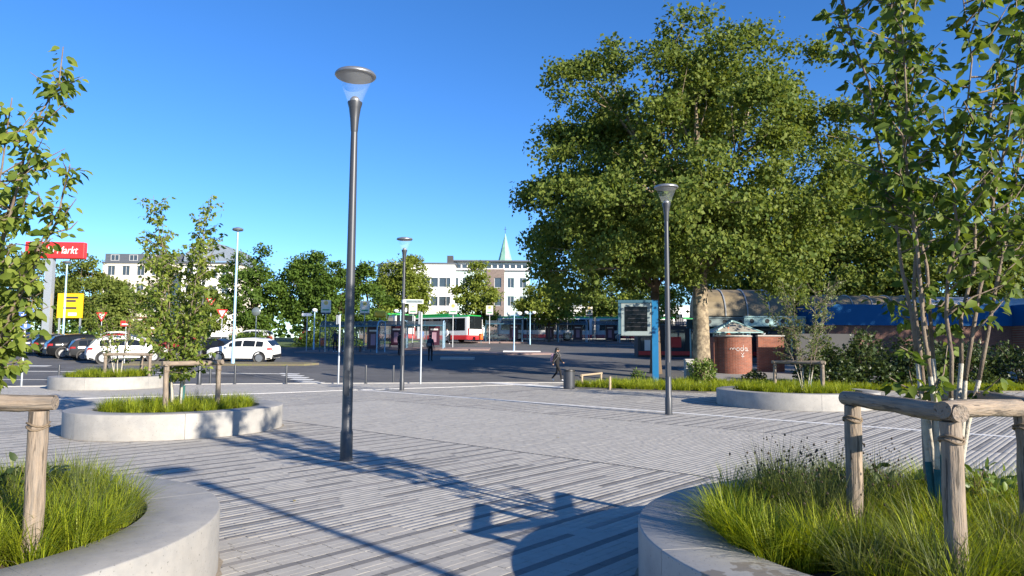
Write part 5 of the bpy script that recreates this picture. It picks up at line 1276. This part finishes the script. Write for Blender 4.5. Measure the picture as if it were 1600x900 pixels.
bus('bus showing its red and white rear with an emblem, near the centre', -8.75, 83.6, HV + .05, 12, None, True)
bus('bus mostly hidden behind the left shelters', -15.3, 86.5, HV - .3, 12)
bus('bus parked side-on behind the twin globe lamps', 4.2, 90.5, PI, 12)
bus('articulated bus behind the display board', 19.6, 91, PI, 18, -1.5)
bus('bus right of the plane tree trunk under the canopy', 28.5, 84, PI + .1, 12)

# ------------------------------------------------------------------ people
def person(label, x, y, rz, cloth, pose='stand', h=1.72, hair_long=False, z=None):
    """cloth: dict with top, legs, shoes; one continuous skinned body facing -y local"""
    root = thing('person', label, 'person', (x, y, (tz(y) if z is None else z)), rz)
    k = h / 1.72
    J = dict(pel=(0, 0, .93), wai=(0, 0, 1.08), che=(0, 0, 1.30), nek=(0, .01, 1.47), hea=(0, -.01, 1.58), cro=(0, 0, 1.68),
             sl=(-.17, 0, 1.40), sr=(.17, 0, 1.40), el=(-.22, .02, 1.13), er=(.22, .02, 1.13), wl=(-.23, -.05, .90), wr=(.23, -.05, .90), hl=(-.23, -.08, .80), hr=(.23, -.08, .80),
             pl=(-.09, 0, .90), pr=(.09, 0, .90), kl=(-.10, -.02, .49), kr=(.10, -.02, .49), al=(-.10, .03, .09), ar=(.10, .03, .09), tl=(-.11, -.13, .04), tr=(.11, -.13, .04))
    if pose == 'walk':
        J.update(kl=(-.09, -.20, .52), al=(-.09, -.26, .11), tl=(-.09, -.41, .06), kr=(.09, .04, .48), ar=(.09, .33, .16), tr=(.10, .22, .05), el=(-.23, .12, 1.14), wl=(-.23, .14, .92), hl=(-.22, .14, .83), er=(.23, -.06, 1.13), wr=(.22, -.22, .98), hr=(.21, -.29, .93))
    if pose == 'sit':
        for q in ('pel', 'wai', 'che', 'nek', 'hea', 'cro', 'sl', 'sr', 'el', 'er', 'pl', 'pr'): J[q] = (J[q][0], J[q][1] + .2, J[q][2] - .40)
        J.update(kl=(-.12, -.24, .50), kr=(.12, -.24, .50), al=(-.12, -.26, .09), ar=(.12, -.26, .09), tl=(-.13, -.42, .04), tr=(.13, -.42, .04), wl=(-.15, -.08, .62), wr=(.15, -.08, .62), hl=(-.1, -.16, .60), hr=(.1, -.16, .60))
    rad = dict(pel=.14, wai=.12, che=.15, nek=.055, hea=.09, cro=.07, sl=.065, sr=.065, el=.045, er=.045, wl=.032, wr=.032, hl=.036, hr=.036, pl=.095, pr=.095, kl=.062, kr=.062, al=.042, ar=.042, tl=.036, tr=.036)
    E_ = [('pel', 'wai', 'top'), ('wai', 'che', 'top'), ('che', 'nek', 'top'), ('nek', 'hea', 'skin'), ('hea', 'cro', 'skin'), ('che', 'sl', 'top'), ('sl', 'el', 'top'), ('el', 'wl', 'top'), ('wl', 'hl', 'skin'), ('che', 'sr', 'top'), ('sr', 'er', 'top'), ('er', 'wr', 'top'), ('wr', 'hr', 'skin'),
          ('pel', 'pl', 'legs'), ('pl', 'kl', 'legs'), ('kl', 'al', 'legs'), ('al', 'tl', 'shoes'), ('pel', 'pr', 'legs'), ('pr', 'kr', 'legs'), ('kr', 'ar', 'legs'), ('ar', 'tr', 'shoes')]
    nm = list(J); me = bpy.data.meshes.new('body'); me.from_pydata([Vector(J[q]) * k for q in nm], [(nm.index(a), nm.index(b)) for a, b, _ in E_], [])
    o = bpy.data.objects.new('body', me); COL.objects.link(o)
    sm = o.modifiers.new('skin', 'SKIN'); sm.use_smooth_shade = True
    for i, q in enumerate(nm): me.skin_vertices[0].data[i].radius = (rad[q] * k * (1.15 if q in ('pel', 'che', 'wai') else 1), rad[q] * k * (.82 if q in ('che', 'wai', 'pel') else 1)); me.skin_vertices[0].data[i].use_root = (q == 'pel')
    o.modifiers.new('sub', 'SUBSURF').levels = 1; o.modifiers['sub'].render_levels = 1
    dg = bpy.context.evaluated_depsgraph_get(); m2 = bpy.data.meshes.new_from_object(o.evaluated_get(dg)); bpy.data.objects.remove(o)
    body = bpy.data.objects.new('body', m2); COL.objects.link(body); body.parent = root
    order_ = ['top', 'legs', 'shoes', 'skin']; m2.materials.clear()
    for q in order_: m2.materials.append(M['skin'] if q == 'skin' else M[cloth[q]])
    seg = [(np.array(J[a]) * k, np.array(J[b]) * k, order_.index(t), (rad[a] + rad[b]) / 2) for a, b, t in E_]
    idx = []
    for p in m2.polygons:
        c = np.array(p.center); best = None
        for a, b, t, rr_ in seg:
            ab = b - a; u_ = min(1, max(0, np.dot(c - a, ab) / np.dot(ab, ab))); d_ = np.linalg.norm(c - a - ab * u_) / rr_
            if best is None or d_ < best[0]: best = (d_, t)
        idx.append(best[1])
    m2.polygons.foreach_set('material_index', idx); m2.polygons.foreach_set('use_smooth', [True] * len(m2.polygons)); m2.update()
    hc = Vector(J['hea']) * k
    hb = MB().lathe([(.02, -.01), (.085, 0.0), (.103, .05), (.09, .11), (.05, .135), (.005, .14)], 14, (hc.x, hc.y + .02, hc.z + .01))
    if hair_long: hb.lathe([(.04, -.26), (.085, -.18), (.09, -.05), (.07, .06)], 10, (hc.x, hc.y + .06, hc.z))
    hb.build('hair', M['hair'], root, smooth=True)
    fc = MB().lathe([(.012, 0), (.010, .03), (.004, .05)], 6, (hc.x, hc.y - .10, hc.z - .02)); fc.build('nose', M['skin'], root)
    for s in (-1, 1): MB().lathe([(.004, -.012), (.014, -.004), (.014, .006), (.004, .012)], 8, (hc.x + s * .034, hc.y - .086, hc.z + .012)).build('eye', M['black'], root)
    return root
g1 = person('person with long dark hair, black clothes and white shoes walking right past the waste bin', 2.25, 35.2, R(65), dict(top='cloth_black', legs='cloth_black', shoes='shoe'), 'walk', 1.66, True)
bp_ = thing('backpack', 'mauve backpack worn by the person walking past the waste bin', 'backpack', (2.25, 35.2, tz(35.2)), R(65))
MB().bbox((0, .21, 1.16), (.30, .18, .44), .06).build('pack', M['cloth_pink'], bp_); MB().bbox((0, .31, 1.08), (.22, .06, .2), .03).build('pocket', M['cloth_pink'], bp_)
for s in (-1, 1): MB().tube([(s * .11, .14, 1.33), (s * .12, .0, 1.43), (s * .12, -.13, 1.28), (s * .13, .12, .98)], .018, 5).build('strap', M['cloth_grey'], bp_)
person('person in dark clothes standing on the asphalt right of the name sign lamp', -5.45, 47.9, R(170), dict(top='cloth_navy', legs='cloth_black', shoes='cloth_black'), 'stand', 1.75)
bp2 = thing('backpack', 'dark backpack worn by the person standing on the asphalt', 'backpack', (-5.45, 47.9, tz(47.9)), R(170))
MB().bbox((0, .22, 1.2), (.32, .18, .46), .06).build('pack', M['cloth_navy'], bp2); MB().bbox((0, .32, 1.1), (.24, .06, .2), .03).build('pocket', M['cloth_grey'], bp2)
person('person in black standing just left of the name sign lamp', -8.5, 54.2, R(60), dict(top='cloth_black', legs='cloth_black', shoes='cloth_black'), 'stand', 1.78)
person('person in navy standing at the left end of the nearest shelter', -14.1, 57.0, R(20), dict(top='cloth_navy', legs='cloth_black', shoes='shoe'), 'stand', 1.74, z=tz(57) + .1)
person('person in dark jacket sitting in the nearest bus shelter', -13.3, 57.55, R(-15), dict(top='cloth_black', legs='cloth_grey', shoes='shoe'), 'sit', 1.74, z=tz(57.5) + .1)
person('person in white shirt and dark trousers by the bus wheel', -6.9, 76.0, R(-40), dict(top='cloth_white', legs='cloth_navy', shoes='shoe'), 'walk', 1.74)
person('person in light blue shirt in front of the bus, left of the white shirt', -8.9, 70.5, R(30), dict(top='cloth_blue', legs='cloth_grey', shoes='shoe'), 'stand', 1.76)
